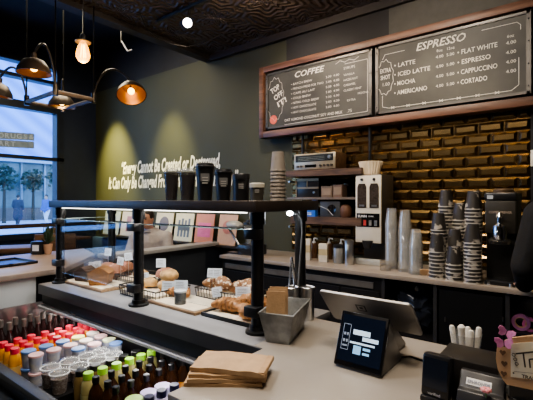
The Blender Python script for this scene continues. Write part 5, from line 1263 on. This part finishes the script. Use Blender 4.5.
# pedestrians outside
def walker(u, t, rz, label, coat, legs, hairm, long_):
    q = pt(u, 200, t); o = thing('person', label, 'person', (q.x, q.y, 0), rz, local=True); hc = (0, -.02, 1.62)
    arm = [((.19, 0, 1.40), (.24, .03, 1.14), .055, .048), ((.24, .03, 1.14), (.20, -.12, .95), .046, .035)]
    lg = [((.09, 0, .9), (.10, -.14, .5), .09, .065), ((.10, -.14, .5), (.10, -.08, .08), .06, .045), ((.10, -.08, .05), (.10, -.22, .04), .045, .04)]
    lg2 = [((-.09, 0, .9), (-.10, .06, .5), .09, .065), ((-.10, .06, .5), (-.10, .24, .10), .06, .045), ((-.10, .24, .06), (-.10, .12, .04), .045, .04)]
    tor = [((0, 0, .92), (0, 0, 1.3), .14, .15), ((-.13, 0, 1.36), (.13, 0, 1.36), .085, .085)]
    body(tor + [((0, 0, 1.38), (0, -.01, 1.53), .058, .052)] + arm + mir(arm) + lg + lg2 + fingers((.20, -.12, .95), (0, -.3, -1), 1, (0, -1, 0)) + fingers((-.20, -.12, .95), (0, -.3, -1), -1, (0, -1, 0)), head(None, hc, None), 'body', SKIN, o, .02)
    cb_ = gr_(tor, .04) + gr_(arm, .028) + gr_(mir(arm), .028)
    if long_: cb_ += [((0, 0, 1.0), (0, 0, .55), .20, .25)]
    body(cb_, [], 'coat', coat, o, .02)
    body(gr_(lg[:2], .015) + gr_(lg2[:2], .015), [], 'trousers', legs, o, .02)
    part(hair_mb(hc), 'hair', hairm, o); face(o, hc)
walker(18, 22, PI * 1.25, 'pedestrian in a long dark coat seen from behind outside the window', mat('coat_dark', (.035, .035, .05), .8), mat('trousers_dark', (.03, .03, .04), .8), HAIR, True)
walker(46.5, 21, .4, 'pedestrian in a blue jacket and pale trousers near the window frame', mat('jacket_blue', (.05, .10, .30), .8), mat('trousers_pale', (.5, .52, .55), .8), HAIR, False)

# ================================================================== OUTSIDE
def pave():
    m = mat('paving', (.27, .38, .50), .7, var=.06, scale=1); N = m.node_tree.nodes; L_ = m.node_tree.links; b = N['Principled BSDF']
    src = b.inputs['Base Color'].links[0].from_socket; tc = N.new('ShaderNodeTexCoord'); wv = N.new('ShaderNodeTexWave'); wv.bands_direction = 'X'; wv.inputs['Scale'].default_value = .5
    L_.new(tc.outputs['Object'], wv.inputs['Vector']); rp = N.new('ShaderNodeValToRGB'); rp.color_ramp.elements[0].position = .82; rp.color_ramp.elements[1].position = .88
    mx = N.new('ShaderNodeMixRGB'); mx.inputs[2].default_value = (.75, .78, .8, 1); L_.new(wv.outputs['Color'], rp.inputs[0]); L_.new(rp.outputs[0], mx.inputs[0]); L_.new(src, mx.inputs[1]); L_.new(mx.outputs[0], b.inputs['Base Color']); return m
struct(MB().box(-60, WX - .2, -20, 40, -.12, 0), 'ground', pave())
def stripem(name, c1, c2, rot, scale, prof=.5):
    m = bpy.data.materials.new(name); m.use_nodes = True; N = m.node_tree.nodes; L_ = m.node_tree.links; b = N['Principled BSDF']; tc = N.new('ShaderNodeTexCoord'); mp_ = N.new('ShaderNodeMapping'); mp_.inputs['Rotation'].default_value = rot
    wv = N.new('ShaderNodeTexWave'); wv.bands_direction = 'Y'; wv.inputs['Scale'].default_value = scale; wv.inputs['Distortion'].default_value = .3
    L_.new(tc.outputs['Object'], mp_.inputs[0]); L_.new(mp_.outputs[0], wv.inputs['Vector']); rp = N.new('ShaderNodeValToRGB'); rp.color_ramp.elements[0].color = (*c1, 1); rp.color_ramp.elements[1].color = (*c2, 1)
    L_.new(wv.outputs['Color'], rp.inputs[0]); L_.new(rp.outputs[0], b.inputs['Base Color']); b.inputs['Roughness'].default_value = .5; return m
bg = thing('glass_building', 'large blue glass building across the street outside the window', 'building', (-32, 12, 0))
part(MB().box(-40, -32, -10, 40, 4.3, 14), 'upper_facade', stripem('facade_blue', (.10, .24, .62), (.20, .38, .78), (math.radians(-55), 0, 0), .28), bg)
part(MB().box(-40, -31.9, -10, 40, 0, 4.3), 'ground_glazing', mat('glazing_teal', (.10, .15, .17), .15, var=.5, scale=.6), bg)
part(MB().box(-32.3, -31.2, -10, 40, 4.15, 4.5), 'canopy', mat('canopy_grey', (.28, .34, .42), .5), bg)
for y in [4 + 1.6 * k for k in range(12)]: part(MB().box(-31.9, -31.75, y, y + .12, 0, 4.3), 'mullion', mat('mullion_grey', (.22, .27, .32), .4), bg)
part(MB().box(-31.6, -31.0, -10, 40, 0, .9), 'planter_wall', mat('planter_brown', (.12, .09, .08), .7), bg)
def tree(loc, h, label):
    o = thing('street_tree', label, 'tree', loc, local=True)
    part(MB().tube([(0, 0, 0), (.05, 0, h * .5), (0, .05, h * .8)], [.12, .09, .04], 8), 'trunk', mat('bark', (.05, .04, .03), .9), o)
    m = MB()
    for k in range(240):
        v = Vector((random.gauss(0, 1), random.gauss(0, 1), random.gauss(0, 1))).normalized() * random.random() ** .4; c = Vector((v.x * h * .2, v.y * h * .2, h * .75 + v.z * h * .22)); a = Vector((random.random() - .5, random.random() - .5, random.random() - .5)).normalized() * .14; b = a.orthogonal().normalized() * .10
        m.quad([c - a, c + b, c + a, c - b])
    part(m, 'crown', mat('tree_leaf', (.04, .06, .04), .6, var=.4, scale=3), o, smooth=False)
for k, (u, t, h) in enumerate(((4, 25, 3.8), (33, 28.5, 3.8), (60, 24, 3.8))):
    q = pt(u, 200, t); tree((q.x, q.y, 0), h, ['leafy street tree at the left edge of the window view', 'street tree between the two pedestrians', 'street tree behind the window frame at right'][k])

# ================================================================== LIGHT
wd = bpy.data.worlds.new('sky'); SC.world = wd; wd.use_nodes = True; N = wd.node_tree.nodes; L_ = wd.node_tree.links
bgn = N['Background']; tc = N.new('ShaderNodeTexCoord'); sx = N.new('ShaderNodeSeparateXYZ'); L_.new(tc.outputs['Generated'], sx.inputs[0]); rp = N.new('ShaderNodeValToRGB')
rp.color_ramp.elements[0].position = .45; rp.color_ramp.elements[0].color = (.36, .60, .98, 1); rp.color_ramp.elements[1].position = .9; rp.color_ramp.elements[1].color = (.13, .33, .95, 1)
L_.new(sx.outputs[2], rp.inputs[0]); L_.new(rp.outputs[0], bgn.inputs[0]); bgn.inputs[1].default_value = 4.2
# warm room lamps and added fill lights
lamp('menu_spot', 'SPOT', (-1.95, 2.25, 3.08), 48, (1, .86, .70), .05, (-2.05, 3.3, 2.40), 75, .8)
lamp('menu_spot_right', 'SPOT', (-.75, 2.2, 3.08), 28, (1, .86, .70), .05, (-.75, 3.3, 2.60), 80, .8)
lamp('green_wall_spot', 'SPOT', (-5.55, 2.7, 3.3), 700, (1, .88, .30), .05, (-5.5, 3.4, 1.75), 46, 1)
lamp('green_wall_spot', 'SPOT', (-4.2, 2.7, 3.3), 230, (1, .88, .36), .05, (-4.2, 3.4, 1.75), 46, 1)
lamp('tile_spot', 'SPOT', (-.9, 2.5, 3.05), 50, (1, .82, .58), .08, (-.85, 3.35, 1.45), 75, .9)
lamp('counter_lamp', 'AREA', (-.45, .8, 3.1), 28, (1, .85, .68), .5, (-.45, 1.0, 0))
lamp('cooler_lamp', 'AREA', (-1.7, .75, 3.1), 20, (1, .95, .9), .4, (-1.8, .95, 0))
lamp('room_fill', 'AREA', (-1.0, 0.2, 3.1), 9, (1, .86, .70), 2.5, (-1.0, .6, 0))
lamp('back_bar_lamp', 'AREA', (-1.5, 2.2, 3.1), 11, (1, .84, .64), .8, (-1.5, 2.6, 0))
lamp('seating_fill', 'AREA', (-4.1, 2.0, 3.4), 36, (1, .86, .62), 1.0, (-4.1, 2.8, 0))  # added light that lifts the bench area, no fixture there
lamp('ceiling_fill', 'POINT', (-1.9, 2.2, 2.90), 7, (1, .74, .55), .05)  # extra light added to brighten the tin pattern
lamp('recessed_lamp', 'POINT', pz(258, -5, 3.06), 14, (1, .78, .55), .03)
lamp('ceiling_wash', 'AREA', (-2.2, 1.2, 2.2), 5, (1, .78, .6), 1.5, (-2.2, 1.6, 4)) if False else None

for o in C.objects:
    for k in ('_o', '_w'):
        if k in o: del o[k]
dupl = {k: v for k, v in SEEN.items() if len(v) > 1}
print('DUP LABELS', dupl)
